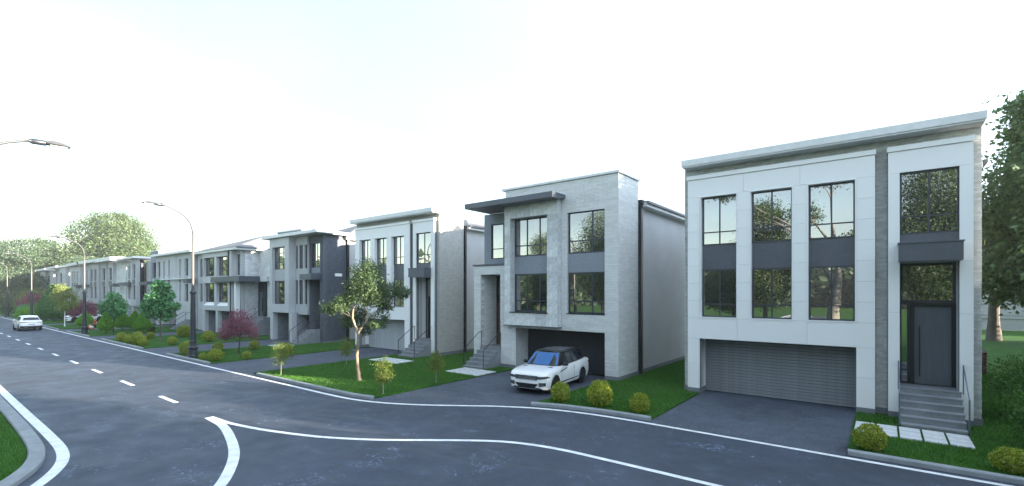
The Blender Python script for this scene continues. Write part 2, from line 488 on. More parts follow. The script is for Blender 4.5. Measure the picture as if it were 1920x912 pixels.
def offset(path, d):
    """shift a plan path to its left by d"""
    out = []
    for i, p in enumerate(path):
        a = path[max(i - 1, 0)]; b = path[min(i + 1, len(path) - 1)]
        dx, dy = b[0] - a[0], b[1] - a[1]; l = math.hypot(dx, dy) + 1e-9
        out.append((p[0] - dy / l * d, p[1] + dx / l * d))
    return out

def ribbon(path, w, z):
    mb = MB(); A = offset(path, w / 2); B = offset(path, -w / 2)
    n = len(path)
    mb.v = [(p[0], p[1], z) for p in B] + [(p[0], p[1], z) for p in A]
    mb.f = [(i, i + 1, n + i + 1, n + i) for i in range(n - 1)]
    return mb

def strip_solid(path, w, z0, z1):
    A = offset(path, w / 2); B = offset(path, -w / 2)
    mb = MB(); n = len(path); c = .025
    A2 = offset(path, w / 2 - c); B2 = offset(path, -w / 2 + c)
    rows = [(B, z0), (B, z1 - c), (B2, z1), (A2, z1), (A, z1 - c), (A, z0)]
    for pth, z in rows: mb.v += [(p[0], p[1], z) for p in pth]
    for r in range(len(rows) - 1):
        for i in range(n - 1):
            mb.f.append((r * n + i, r * n + i + 1, (r + 1) * n + i + 1, (r + 1) * n + i))
    mb.f.append(tuple(r * n for r in range(len(rows) - 1, -1, -1)))
    mb.f.append(tuple(r * n + n - 1 for r in range(len(rows))))
    return mb

def clip_path(path, x0, x1):
    """part of an x-monotone path between x0 and x1"""
    out = []
    for i in range(len(path) - 1):
        (ax, ay), (bx, by) = path[i], path[i + 1]
        for x in (x0, x1):
            pass
        if bx < x0 or ax > x1: continue
        def at(x): t = (x - ax) / (bx - ax + 1e-12); return (x, ay + (by - ay) * t)
        p = (ax, ay) if ax >= x0 else at(x0)
        q = (bx, by) if bx <= x1 else at(x1)
        if not out or out[-1] != p: out.append(p)
        out.append(q)
    return out

def path_y(path, x):
    for (ax, ay), (bx, by) in zip(path, path[1:]):
        if ax <= x <= bx: return ay + (by - ay) * (x - ax) / (bx - ax + 1e-12)
    return path[-1][1]

# ------------------------------------------------------------------ ground, road, markings, kerbs
EDGE = spline([(-420, 11.2), (-120, 11.2), (-60, 11.2), (-32, 11.3), (-25, 11.35), (-21.5, 11.38), (-18.8, 11.4), (-17.2, 11.5), (-15.8, 11.85),
               (-14.4, 12.5), (-13, 13.4), (-11.7, 14.25), (-10.3, 14.92), (-8.8, 15.3), (-7.2, 15.45), (-5, 15.48), (0, 15.48), (40, 15.48)], 8)
WEST = spline([(-420, 2.55), (-100, 2.55), (-40, 2.6), (-24, 2.62), (-20, 2.58), (-18.3, 2.5), (-17.0, 2.28), (-15.9, 1.85), (-14.9, 1.2),
               (-14.2, .35), (-13.9, -.8), (-13.8, -3), (-13.8, -60)], 6)
MB().box(-438, 184, -190, 130, -.4, -.06).build('ground', 'grass')
tag(bpy.data.objects['ground'], kind='structure')
_north = offset(EDGE, .42)
_rd = MB()
_pl = _north[::-1] + WEST + [(-6.6, -60), (-6.6, 1.5), (-6.2, 4.2), (-5.2, 6.0), (-3.6, 6.9), (-1.5, 7.1), (40, 7.1)]
_rd.v = [(p[0], p[1], 0.0) for p in _pl]
_rd.f = [tuple(range(len(_pl)))]
road = _rd.build('road', 'asphalt'); tag(road, kind='structure')
ribbon(EDGE, .17, .004).build('edge_line', 'paint', road)
ribbon(spline([(-420, 2.84), (-100, 2.84), (-40, 2.86), (-24, 2.86), (-20, 2.86), (-18.0, 2.80), (-16.7, 2.58), (-15.5, 2.1), (-14.5, 1.45),
               (-13.7, .5), (-13.4, -.8), (-13.3, -3), (-13.3, -60)], 6), .26, .004).build('edge_line', 'paint', road)
dx = -22.3
i = 0
while dx > -165:
    shared_box('lane_dash', 'paint', road, dx - .95, 6.83, .002, 1.9, .17, .004)
    dx -= 5.72
ribbon(spline([(-18.75, 6.72), (-17.2, 6.58), (-15.4, 6.12), (-14.0, 5.64), (-12.85, 5.08), (-11.8, 4.4), (-11.0, 3.5), (-10.5, 2.4), (-10.3, 1), (-10.3, -4), (-10.3, -60)], 8), .27, .0042).build('lane_line', 'paint', road)
ribbon(spline([(-18.75, 6.78), (-17.3, 6.86), (-15.6, 7.2), (-13.6, 7.86), (-12.0, 8.72), (-10.7, 9.68), (-9.5, 10.55), (-8.6, 11.05), (-7.3, 11.36), (-5.5, 11.42), (-3, 11.42), (40, 11.42)], 8), .17, .0078).build('lane_line', 'paint', road)

DRIVES = [(-6.31, -.79, 22.25), (-16.6, -10.85, 22.6), (-32.6, -26.9, 23.3), (-45.4, -39.9, 24.5), (-62.2, -57.4, 24.5), (-76.8, -71.9, 24), (-91.5, -87, 24), (-108, -103.5, 24), (-124, -119.5, 24), (-139, -134, 24)]
for x0, x1, yb in DRIVES:
    f = clip_path(offset(EDGE, .12), x0, x1)
    mb = MB(); pts = f + [(x1, yb), (x0, yb)]
    mb.v = [(p[0], p[1], .008) for p in pts]; mb.f = [tuple(range(len(pts)))]
    tag(mb.build('driveway', 'drive'), kind='structure')
LAWNS = [(-.79, 40), (-10.85, -6.31), (-26.9, -16.6), (-39.9, -32.6), (-57.4, -45.4), (-71.9, -62.2), (-87, -76.8), (-103.5, -91.5), (-119.5, -108), (-134, -124), (-420, -139)]
lawns = []
for x0, x1 in LAWNS:
    f = clip_path(offset(EDGE, .5), x0, x1)
    mb = MB(); mb.poly(f + [(x1, 62 if x1 > 0 else 45), (x0, 62 if x1 > 0 else 45)], -.05, .06)
    o = mb.build('lawn', 'grass'); tag(o, kind='structure'); lawns.append(o)
    r = random.Random(int(x0 * 7))
    a0 = x0 + .02; a1 = x1 - .02
    if x0 == -26.9: a0 = -26.2
    k = strip_solid(clip_path(offset(EDGE, .40), a0, a1), .20, -.02, .13).build('kerb', 'kerb'); tag(k, kind='structure')
k = strip_solid(offset(WEST, -.17)[::-1], .34, -.02, .13).build('kerb', 'kerb'); tag(k, kind='structure')
_vp = offset(WEST, -.33)
mb = MB(); mb.poly(_vp[::-1] + [(-420, 2.2), (-420, -60)], -.05, .07)
verge = mb.build('verge', 'grass'); tag(verge, kind='structure')
mb = MB(); mb.poly([(-6.4, -60), (40, -60), (40, 6.8), (-1.5, 6.8), (-3.5, 6.6), (-5.0, 5.7), (-5.9, 4.1), (-6.3, 1.5)], -.05, .07)
tag(mb.build('verge', 'grass'), kind='structure')
k = strip_solid([(-6.5, -60), (-6.5, 1.5), (-6.1, 4.15), (-5.1, 5.85), (-3.55, 6.75), (-1.5, 6.98), (40, 6.98)], .2, -.02, .13).build('kerb', 'kerb'); tag(k, kind='structure')

# ------------------------------------------------------------------ house kit
def window(par, x0, x1, z0, z1, y, xs=(.5,), hz=(), fr=.06, dep=.07, name='window', glass='glass', rnd=random.Random(5)):
    """a framed window facing -Y; panes are its children. hz = heights of crossbars, xs = mullions as fractions"""
    mb = MB()
    mb.box(x0, x0 + fr, y, y + dep, z0, z1); mb.box(x1 - fr, x1, y, y + dep, z0, z1)
    mb.box(x0 + fr, x1 - fr, y + .002, y + dep, z0, z0 + fr); mb.box(x0 + fr, x1 - fr, y + .002, y + dep, z1 - fr, z1)
    cs = [x0 + fr] + [x0 + (x1 - x0) * t for t in xs] + [x1 - fr]
    m = fr * .8
    for c in cs[1:-1]: mb.box(c - m / 2, c + m / 2, y + .006, y + dep, z0 + fr, z1 - fr)
    zs = [z0 + fr] + list(hz) + [z1 - fr]
    segs = []
    for i in range(len(cs) - 1):
        a = cs[i] + (m / 2 if i else 0); b = cs[i + 1] - (m / 2 if i < len(cs) - 2 else 0); segs.append((a, b))
        for h in hz: mb.box(a, b, y + .009, y + dep, h - m / 2, h + m / 2)
    w = mb.build(name, 'frame', par)
    for a, b in segs:
        for j in range(len(zs) - 1):
            c = zs[j] + (m / 2 if j else 0); d = zs[j + 1] - (m / 2 if j < len(zs) - 2 else 0)
            shared_box('pane', glass, w, (a + b) / 2, y + dep * .6, (c + d) / 2, b - a, .012, d - c, rnd.uniform(-.0015, .0015))
    return w

def window_x(par, y0, y1, z0, z1, x, xs=(.5,), fr=.06):
    mb = MB()
    mb.box(x - .07, x, y0, y0 + fr, z0, z1); mb.box(x - .07, x, y1 - fr, y1, z0, z1)
    mb.box(x - .07, x - .002, y0 + fr, y1 - fr, z0, z0 + fr); mb.box(x - .07, x - .002, y0 + fr, y1 - fr, z1 - fr, z1)
    w = mb.build('window', 'frame', par)
    shared_box('pane', 'glass', w, x - .04, (y0 + y1) / 2, (z0 + z1) / 2, .012, y1 - y0 - 2 * fr, z1 - z0 - 2 * fr)
    return w

def panels(par, rects, y, th, m, j=.012, name='cladding_panel'):
    for x0, x1, z0, z1 in rects:
        shared_box(name, m, par, (x0 + x1) / 2, y + th / 2, (z0 + z1) / 2, x1 - x0 - j, th, z1 - z0 - j)

def grid(x0, x1, z0, z1, nz):
    return [(x0, x1, z0 + (z1 - z0) * i / nz, z0 + (z1 - z0) * (i + 1) / nz) for i in range(nz)]

def bricks(par, axis, u0, u1, z0, z1, pos, L, H, m, holes=(), th=.018, j=.012, seed=1):
    """individual proud bricks on a wall face, joined into one part; axis 'y' faces -Y, 'x' faces +X"""
    r = random.Random(seed); mb = MB()
    n = max(1, round((z1 - z0) / H)); H = (z1 - z0) / n
    for k in range(n):
        za = z0 + k * H + j / 2; zb = z0 + (k + 1) * H - j / 2; zc = (za + zb) / 2
        spans = [(u0, u1)]
        for h in holes:
            if h[2] - .01 < zc < h[3] + .01:
                ns = []
                for a, b in spans:
                    if h[1] <= a or h[0] >= b: ns.append((a, b)); continue
                    if h[0] > a: ns.append((a, h[0]))
                    if h[1] < b: ns.append((h[1], b))
                spans = ns
        off = (k % 2) * L / 2 + (r.uniform(-.1, .1) * L if L > .35 else 0)
        for a, b in spans:
            u = u0 - L + off + math.floor((a - u0 - off + L) / L) * L
            while u < b:
                p, q = max(u, a) + j / 2, min(u + L, b) - j / 2
                u += L
                if q - p < .03: continue
                t = th + r.uniform(-.005, .006)
                if axis == 'y': mb.box(p, q, pos - t, pos, za, zb, skip='k')
                else: mb.box(pos, pos + t, p, q, za, zb, skip='l')
    o = mb.build('brickwork', m, par); o['kind'] = 'stuff'
    return o

def stairs(par, x0, x1, yf, n, tread, riser, yb, m='concrete', solid=True):
    for i in range(n):
        a = yf + i * tread; b = yf + (i + 1) * tread if i < n - 1 else yb
        mb = MB()
        z = riser * (i + 1)
        mb.box(x0, x1, a, b, 0, z - .045, skip='t'); mb.box(x0 - .012, x1 + .012, a - .018, b - (.018 if i < n - 1 else 0), z - .045, z)
        mb.build('step', m, par)
    return riser * n

def railing(par, x, yf, yt, zf, zt, m='rail', tail=.3, post_z=0, r=.022):
    mb = MB()
    mb.tube([(x, yf, post_z), (x, yf, zf)], r, 6)
    mb.tube([(x, yf, zf - .01), (x, yt, zt), (x, yt + tail, zt)], r, 6)
    mb.tube([(x, yt + tail - .05, zt), (x, yt + tail - .05, zt - .95)], r * .8, 6)
    return mb.build('railing', m, par)

def hip_roof(par, x0, x1, y0, y1, z, o=.45, pitch=.34, fas=.26, m='shingle', fm='fascia', gut=True):
    """fascia and soffit ring, then a hipped roof"""
    e = MB(); e.box(x0 - o, x1 + o, y0 - o, y1 + o, z, z + fas)
    ev = e.build('eaves', fm, par)
    X0, X1, Y0, Y1, Z = x0 - o - .05, x1 + o + .05, y0 - o - .05, y1 + o + .05, z + fas + .004
    w, d = X1 - X0, Y1 - Y0
    mb = MB(); h = min(w, d) / 2 * pitch
    if d >= w: a = ((X0 + X1) / 2, Y0 + w / 2, Z + h); b = ((X0 + X1) / 2, Y1 - w / 2, Z + h)
    else: a = (X0 + d / 2, (Y0 + Y1) / 2, Z + h); b = (X1 - d / 2, (Y0 + Y1) / 2, Z + h)
    A, B, C, D = (X0, Y0, Z), (X1, Y0, Z), (X1, Y1, Z), (X0, Y1, Z)
    if d >= w:
        mb.tri(A, B, a); mb.quad(B, C, b, a); mb.tri(C, D, b); mb.quad(D, A, a, b)
    else:
        mb.quad(A, B, b, a); mb.tri(B, C, b); mb.quad(C, D, a, b); mb.tri(D, A, a)
    mb.quad(A, D, C, B)
    rf = mb.build('roof', m, par)
    # courses of shingles as thin proud strips running round the roof
    if gut:
        g = MB()
        for p in (0,):
            g.box(X1 - .03, X1 + .08, Y0, Y1, z + fas - .1, z + fas + .02)
        g.build('gutter', 'slate', par)
    return rf

def downpipe(par, x, y, z0, z1, w=.12, m='black'):
    mb = MB(); mb.box(x - w / 2, x + w / 2, y, y + w, z0, z1); mb.box(x - w * .75, x + w * .75, y - .03, y + w + .03, z1 - .28, z1)
    return mb.build('downpipe', m, par)

def shutter(par, x0, x1, z0, z1, y, n, m='shutter'):
    """garage shutter of n separate slats, each leaning out at its lower edge"""
    h = (z1 - z0) / n
    door = MB().box(x0, x1, y + .05, y + .09, z0, z1).build('garage_door', 'dark', par)
    key = ('slat', round(x1 - x0, 3), round(h, 4), m)
    me = _cache.get(key)
    if me is None:
        w = x1 - x0; mb = MB()
        mb.prism([(.0, -h / 2 + .012), (.045, -h / 2 + .012), (.045, h / 2), (.022, h / 2), (.012, h / 2 - .02)], 'x', -w / 2, w / 2)
        me = bpy.data.meshes.new('slat'); me.from_pydata(mb.v, [], mb.f); me.materials.append(M[m]); _cache[key] = me
    org = ORI[door]
    for i in range(n):
        o = bpy.data.objects.new('slat', me)
        o.location = ((x0 + x1) / 2 - org[0], y - org[1], z0 + (i + .5) * h - org[2]); ORI[o] = org
        link(o, door)
    return door

def pavers(lawn, x0, x1, y0, y1, nx, ny, gx, gy, z=.062):
    w = (x1 - x0 - gx * (nx - 1)) / nx; d = (y1 - y0 - gy * (ny - 1)) / ny
    r = random.Random(int(x0 * 10))
    for i in range(nx):
        for j in range(ny):
            shared_box('paver', 'paver', lawn, x0 + w / 2 + i * (w + gx), y0 + d / 2 + j * (d + gy), z + .012 + r.uniform(0, .006), w, d, .05, r.uniform(-.006, .006))

# ------------------------------------------------------------------ house type A (nearest house, and the third one along)
def house_a(name, label, dx, dy, brick, slats, group=None, lawn=None, door_m='door'):
    X = lambda v: v + dx
    Y = lambda v: v + dy
    h = thing('house', label, 'house', (X(-2.25), Y(21.6), 0))
    gar = (X(-6.31), X(-.79), -1, 2.40)
    por = (X(.44), X(1.96), -1, 5.43)
    wins = [(X(-6.30), X(-4.79)), (X(-4.32), X(-2.79)), (X(-2.32), X(-.79))]
    wh = [(a, b, 3.30, 8.54) for a, b in wins]
    up = (X(.44), X(1.97), 6.10, 8.55)
    # brick core with its openings
    core = [gar, por, up] + wh
    MB().wall('y', X(-7.03), X(2.5), 0, 9.86, Y(21.65), Y(21.95), core).build('wall', 'mortar', h)
    MB().box(X(-7.03), X(-6.75), Y(21.95), Y(24.05), 0, 9.86).build('wall', 'mortar', h)
    MB().box(X(2.22), X(2.5), Y(21.95), Y(24.05), 0, 9.86).build('wall', 'mortar', h)
    MB().box(X(-6.75), X(2.22), Y(23.8), Y(24.05), 0, 9.86).build('wall', 'dark', h)
    bh = [(X(-6.83), X(-.235), -1, 9.30), (X(.105), X(2.31), -1, 9.30)]
    bricks(h, 'y', X(-7.03), X(2.5) + .018, .28, 9.84, Y(21.65), .23, .076, brick, bh, seed=3)
    bricks(h, 'x', Y(21.65), Y(24.05), .28, 9.84, X(2.5), .23, .076, brick, (), seed=4)
    MB().box(X(-7.05), X(-6.83), Y(21.60), Y(21.648), 0, .27).build('plinth', 'plinth', h)
    MB().box(X(-.235), X(.105), Y(21.60), Y(21.648), 0, .27).build('plinth', 'plinth', h)
    MB().wall('x', Y(21.62), Y(24.07), 0, .27, X(2.545), X(2.502)).build('plinth', 'plinth', h)
    MB().box(X(2.31), X(2.5), Y(21.60), Y(21.648), 0, .27).build('plinth', 'plinth', h)
    # flat fascia
    MB().box(X(-6.96), X(2.54) + .02, Y(20.95), Y(24.2), 9.86, 10.12).build('fascia', 'fascia', h)
    MB().box(X(-6.92), X(2.54) - .02, Y(20.99), Y(24.16), 9.80, 9.858).build('fascia', 'fascia', h)
    # left white frame
    yf, th = Y(21.37), .06
    MB().wall('y', X(-6.82), X(-.24), .24, 9.30, yf + th, Y(21.648), [gar] + wh).build('panel_backing', 'plinth', h)
    xs = [X(v) for v in (-6.82, -6.31, -4.79, -4.32, -2.79, -2.32, -.79, -.24)]
    rc = []
    rc += grid(xs[0], xs[1], .24, 2.40, 2) + grid(xs[6], xs[7], .24, 2.40, 2)
    rc += [(xs[0], xs[2], 2.40, 3.30), (xs[2], xs[5], 2.40, 3.30), (xs[5], xs[7], 2.40, 3.30)]
    for a, b in ((0, 1), (2, 3), (4, 5), (6, 7)): rc += grid(xs[a], xs[b], 3.30, 8.54, 7)
    rc += [(xs[0], xs[2] + .23, 8.54, 9.30), (xs[2] + .23, xs[4] + .24, 8.54, 9.30), (xs[4] + .24, xs[7], 8.54, 9.30)]
    panels(h, rc, yf, th, 'white', j=.007)
    MB().box(X(-6.85), X(-.215), Y(21.32), Y(21.642), 9.31, 9.48).build('cornice', 'white2', h)
    for a, b in ((xs[0], xs[1]), (xs[6], xs[7])):
        MB().box(a - .004, b + .004, Y(21.345), Y(21.644), 0, .235).build('plinth', 'plinth', h)
    # garage jambs
    MB().box(X(-6.37), X(-6.312), Y(21.43), Y(22.3), .24, 2.40).build('jamb', 'white', h)
    MB().box(X(-6.375), X(-6.305), Y(21.44), Y(22.3), 0, .236).build('plinth', 'plinth', h)
    MB().box(X(-.788), X(-.73), Y(21.43), Y(22.3), 0, 2.40).build('jamb', 'white', h)
    MB().box(X(-6.36), X(-.74), Y(21.96), Y(22.42), 2.402, 2.5).build('lintel', 'dark', h)
    shutter(h, X(-6.30), X(-.80), .02, 2.40, Y(22.27), slats[0], slats[1])
    # raised bead round each opening
    for a, b in wins:
        mb = MB(); y0, y1 = Y(21.35), Y(21.63)
        for (p, q, r, s) in ((a - .0, a + .035, 3.30, 8.54), (b - .035, b, 3.30, 8.54), (a + .035, b - .035, 3.30, 3.335), (a + .035, b - .035, 8.505, 8.54)):
            mb.box(p, q, y0, y1, r, s)
        mb.build('window_surround', 'white2', h)
        window(h, a + .036, b - .036, 6.43, 8.504, Y(21.60), (.5,), (6.99,))
        window(h, a + .036, b - .036, 3.336, 5.39, Y(21.60), (.5,), (3.89,))
        box('spandrel_panel', 'slate', h, a + .036, b - .036, Y(21.625), Y(21.67), 5.392, 6.428)
    # right white frame with porch
    MB().wall('y', X(.12), X(2.30), .24, 9.30, yf + th, Y(21.648), [por, up]).build('panel_backing', 'plinth', h)
    rc = grid(X(.12), X(.44), .24, 5.43, 3) + grid(X(1.96), X(2.30), .24, 5.43, 3)
    rc += [(X(.12), X(.44), 5.43, 6.10), (X(.44), X(1.96), 5.43, 6.10), (X(1.96), X(2.30), 5.43, 6.10)]
    rc += grid(X(.12), X(.44), 6.10, 8.55, 1) + grid(X(1.96), X(2.30), 6.10, 8.55, 1) + [(X(.12), X(2.30), 8.55, 9.30)]
    panels(h, rc, yf, th, 'white', j=.006)
    MB().box(X(.09), X(2.33), Y(21.32), Y(21.642), 9.31, 9.48).build('cornice', 'white2', h)
    for a, b in ((.12, .44), (1.96, 2.30)):
        MB().box(X(a) - .004, X(b) + .004, Y(21.345), Y(21.644), 0, .235).build('plinth', 'plinth', h)
    window(h, X(.44), X(1.97), 6.40, 8.55, Y(21.48), (.5,), (7.02,))
    box('spandrel_panel', 'slate', h, X(.44), X(1.97), Y(21.47), Y(21.6), 6.10, 6.398)
    mb = MB().box(X(.40), X(2.0), Y(20.72), Y(21.36), 5.44, 6.03)
    mb.box(X(.37), X(2.03), Y(20.69), Y(21.36), 6.032, 6.075)
    mb.build('canopy', 'slate', h)
    # porch recess and door
    box('porch_wall', 'white', h, X(.35), X(.438), Y(21.45), Y(22.5), 0, 5.43)
    box('porch_wall', 'white', h, X(1.962), X(2.05), Y(21.45), Y(22.5), 0, 5.43)
    box('porch_ceiling', 'slate', h, X(.44), X(1.96), Y(21.45), Y(22.5), 5.432, 5.5)
    window(h, X(.44), X(1.96), 4.03, 5.43, Y(22.30), (), (), fr=.09, name='transom_window')
    window(h, X(.44), X(.73), 1.14, 4.03, Y(22.30), (), (1.62, ), fr=.07, name='side_light')
    fr = MB()
    fr.box(X(.73), X(.86), Y(22.24), Y(22.42), 1.14, 4.03); fr.box(X(1.84), X(1.96), Y(22.24), Y(22.42), 1.14, 4.03)
    fr.box(X(.86), X(1.84), Y(22.24), Y(22.42), 3.9, 4.03)
    fr.build('door_frame', 'black', h)
    d = box('door', door_m, h, X(.862), X(1.838), Y(22.33), Y(22.38), 1.16, 3.895)
    mb = MB(); mb.box(X(.985), X(1.02), Y(22.25), Y(22.285), 1.42, 3.2)
    for z in (1.6, 3.0): mb.box(X(.99), X(1.015), Y(22.285), Y(22.33), z, z + .04)
    mb.build('door_handle', 'black', d)
    box('back_panel', 'dark', h, X(.44), X(1.96), Y(22.44), Y(22.5), 0, 5.43)
    stairs(h, X(.445), X(2.0), Y(19.8), 6, .30, .19, Y(22.24))
    box('threshold', 'black', h, X(.73), X(1.96), Y(22.18), Y(22.42), 1.142, 1.16)
    railing(h, X(.40), Y(19.86), Y(21.2), 1.15, 2.02, 'rail_steel' if dx == 0 else 'rail', .12)
    railing(h, X(2.045), Y(19.86), Y(21.2), 1.15, 2.02, 'rail_steel' if dx == 0 else 'rail', .12)
    # rear wing with hipped roof
    box('rear_wall', 'stucco', h, X(-6.9), X(2.4), Y(24.06), Y(34.0), .25, 8.95)
    box('plinth', 'plinth', h, X(-6.93), X(2.43), Y(24.06), Y(34.03), 0, .248)
    hip_roof(h, X(-6.9), X(2.4), Y(24.7), Y(34), 8.952, .45, .3)
    downpipe(h, X(2.53), Y(24.1), 0, 9.2, .16)
    if lawn is not None:
        pass
    return h

H1 = house_a('house', 'nearest townhouse, white panelled front with a ribbed garage shutter and charcoal front door', 0, 0, 'brick_grey', (19, 'shutter'))
pavers(lawns[0], -.73, 2.0, 18.28, 19.7, 5, 3, .06, .035)
H3 = house_a('house', 'white panelled townhouse behind the tall lawn tree, with a sand grey brick side wall', -26.44, 1.03, 'brick_sand', (17, 'shutter_pale'))
pavers(lawns[2], -26.05, -23.3, 18.53, 19.9, 4, 3, .09, .09)

# ------------------------------------------------------------------ house type B (second house: pale long brick, SUV in its garage)
B = thing('house', 'pale long brick townhouse with an open dark garage and a white SUV parked in front', 'house', (-15, 21.7, 0))
gar = (-16.61, -11.01, -1, 2.37)
opA = (-16.75, -14.23, 3.26, 8.57)
opB = (-13.2, -11.02, 3.25, 8.62)
MB().wall('y', -17.36, -10.29, 2.37, 10.28, 21.72, 22.0, [gar, opA, opB]).build('wall', 'mortar_pale', B)
MB().box(-17.72, -16.61, 21.72, 22.0, 0, 2.368).build('wall', 'mortar_pale', B)
MB().box(-11.01, -10.29, 21.72, 22.0, 0, 2.368).build('wall', 'mortar_pale', B)
MB().box(-10.57, -10.29, 22.0, 24.1, 0, 10.28).build('wall', 'mortar_pale', B)
MB().box(-17.36, -10.58, 23.95, 24.1, 2.6, 10.28).build('wall', 'mortar_pale', B)
MB().box(-17.36, -17.1, 22.0, 23.94, 2.6, 10.28).build('wall', 'stucco_b', B)
bricks(B, 'y', -17.36, -10.27, 2.38, 10.26, 21.72, .52, .098, 'brick_pale', [opA, opB, (-17.2, -13.55, 2.5, 9.33)], seed=11)
bricks(B, 'y', -17.72, -10.27, .24, 2.37, 21.72, .52, .098, 'brick_pale', [gar], seed=12)
bricks(B, 'x', 21.72, 24.1, .24, 10.26, -10.29, .52, .098, 'brick_pale', (), seed=13)
bricks(B, 'x', 21.75, 23.1, .24, 2.37, -16.66, .52, .098, 'brick_pale', (), seed=14)
MB().box(-17.74, -16.62, 21.66, 21.70, 0, .235).build('plinth', 'plinth', B)
MB().box(-11.0, -10.25, 21.66, 21.70, 0, .235).build('plinth', 'plinth', B)
MB().box(-10.27, -10.235, 21.69, 24.12, 0, .235).build('plinth', 'plinth', B)
MB().box(-17.58, -10.18, 21.62, 24.2, 10.29, 10.40).build('coping', 'fascia', B)
# garage recess
box('garage_wall', 'mortar_pale', B, -16.9, -16.662, 22.0, 25.4, 0, 2.5)
box('garage_wall', 'dark', B, -11.0, -10.6, 22.0, 25.4, 0, 2.5)
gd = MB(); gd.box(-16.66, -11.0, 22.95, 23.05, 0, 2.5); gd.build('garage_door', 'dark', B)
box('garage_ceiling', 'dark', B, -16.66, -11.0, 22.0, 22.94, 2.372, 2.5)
# stone bay of separate slabs
MB().wall('y', -17.15, -13.57, 2.56, 9.33, 21.36, 21.719, [opA]).build('stone_backing', 'stone_dark', B)
r_ = random.Random(4)
def slabs(par, x0, x1, z0, z1, n, vertical, y=21.335):
    for i in range(n):
        if vertical: a = (x0, x1, z0 + (z1 - z0) * i / n, z0 + (z1 - z0) * (i + 1) / n)
        else: a = (x0 + (x1 - x0) * i / n, x0 + (x1 - x0) * (i + 1) / n, z0, z1)
        shared_box('stone_slab', 'stone' if r_.random() < .72 else 'stone_dark', par, (a[0] + a[1]) / 2, y + .012 + r_.uniform(0, .003), (a[2] + a[3]) / 2, a[1] - a[0] - .006, .025, a[3] - a[2] - .006)
slabs(B, -17.15, -16.75, 3.26, 8.57, 6, True); slabs(B, -14.23, -13.57, 3.26, 8.57, 7, True)
slabs(B, -17.15, -13.57, 2.56, 3.26, 5, False); slabs(B, -17.15, -13.57, 8.57, 9.33, 4, False)
box('coping', 'slate', B, -17.19, -13.53, 21.3, 21.70, 2.50, 2.555)
for a, b, y, xs, hb, lo in ((-16.75, -14.23, 21.80, (.345, .69), 7.04, 3.93), (-13.2, -11.02, 21.84, (.655,), 7.09, 3.93)):
    window(B, a, b, 6.43, 8.57 if a < -15 else 8.62, y, xs, (hb,), fr=.08)
    window(B, a, b, 3.30, 5.44, y, xs, (lo,), fr=.08)
    box('spandrel_panel', 'stucco_b', B, a + .002, b - .002, y - .03, y + .06, 5.442, 6.428)
    box('window_sill', 'black', B, a - .03, b + .03, 21.30 if a < -15 else 21.68, y + .05, 3.25, 3.298)
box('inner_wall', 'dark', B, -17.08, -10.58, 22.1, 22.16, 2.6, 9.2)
# flat canopy
MB().box(-19.4, -13.3, 20.42, 21.30, 9.27, 9.56).box(-19.4, -17.37, 21.30, 22.72, 9.27, 9.56).build('canopy', 'slate', B)
MB().box(-17.36, -13.3, 21.303, 21.70, 9.35, 9.56).build('canopy', 'slate', B)
# recessed upper left part above the porch
MB().wall('y', -19.88, -17.37, 6.1, 9.265, 22.72, 22.98, [(-19.33, -17.48, 6.47, 8.62)]).build('wall', 'stucco_b', B)
window(B, -19.33, -17.48, 6.47, 8.62, 22.80, (.5,), (7.09,))
MB().box(-19.88, -19.6, 22.98, 24.1, 6.1, 9.26).build('wall', 'stucco_b', B)
box('inner_wall', 'dark', B, -19.6, -17.37, 23.2, 23.3, 6.1, 9.2)
# porch
po = (-19.28, -17.76, -1, 5.45)
MB().wall('y', -19.84, -17.36, 0, 5.98, 21.72, 22.0, [po, (-17.73, -17.3, -1, 2.372)]).build('porch_wall', 'mortar_pale', B)
bricks(B, 'y', -19.84, -17.36, .24, 5.97, 21.72, .52, .098, 'brick_pale', [po, (-17.73, -17.3, -1, 2.372)], seed=15)
box('porch_wall', 'mortar_pale', B, -19.84, -19.30, 22.0, 23.35, 0, 5.98)
bricks(B, 'x', 21.74, 23.3, 1.16, 5.44, -19.30, .52, .098, 'brick_pale', (), seed=16)
box('porch_wall', 'mortar_pale', B, -17.74, -17.38, 22.0, 23.3, 0, 6.0)
box('porch_roof', 'slate', B, -19.9, -17.37, 21.64, 23.4, 6.0, 6.085)
box('porch_ceiling', 'slate', B, -19.29, -17.75, 22.0, 23.3, 5.46, 5.56)
fr = MB().wall('y', -19.28, -17.76, 1.15, 5.45, 23.18, 23.28, [(-19.15, -18.3, 1.15, 3.95), (-19.15, -18.3, 4.05, 5.35)])
fr.build('door_frame', 'black', B)
d = box('door', 'timber', B, -19.148, -18.302, 23.22, 23.26, 1.16, 3.945)
box('door_handle', 'black', d, -18.45, -18.41, 23.14, 23.22, 1.7, 3.2)
shared_box('transom_pane', 'glass', B, -18.725, 23.24, 4.7, .846, .012, 1.296)
box('back_panel', 'dark', B, -19.28, -17.76, 23.30, 23.36, 0, 5.45)
stairs(B, -19.25, -17.74, 20.1, 6, .30, .19, 23.17)
railing(B, -19.22, 20.16, 21.5, 1.12, 2.02, 'rail', .25); railing(B, -17.72, 20.16, 21.5, 1.12, 2.02, 'rail', .25)
# rear wing
box('rear_wall', 'stucco', B, -19.8, -10.3, 24.12, 33.5, .25, 8.95)
box('plinth', 'plinth', B, -19.83, -10.27, 24.13, 33.53, 0, .248)
hip_roof(B, -19.8, -10.3, 24.7, 33.5, 8.952, .42, .3)
downpipe(B, -10.22, 24.15, 0, 9.3, .22)
pavers(lawns[2], -18.95, -16.62, 18.42, 19.95, 4, 4, .08, .08)

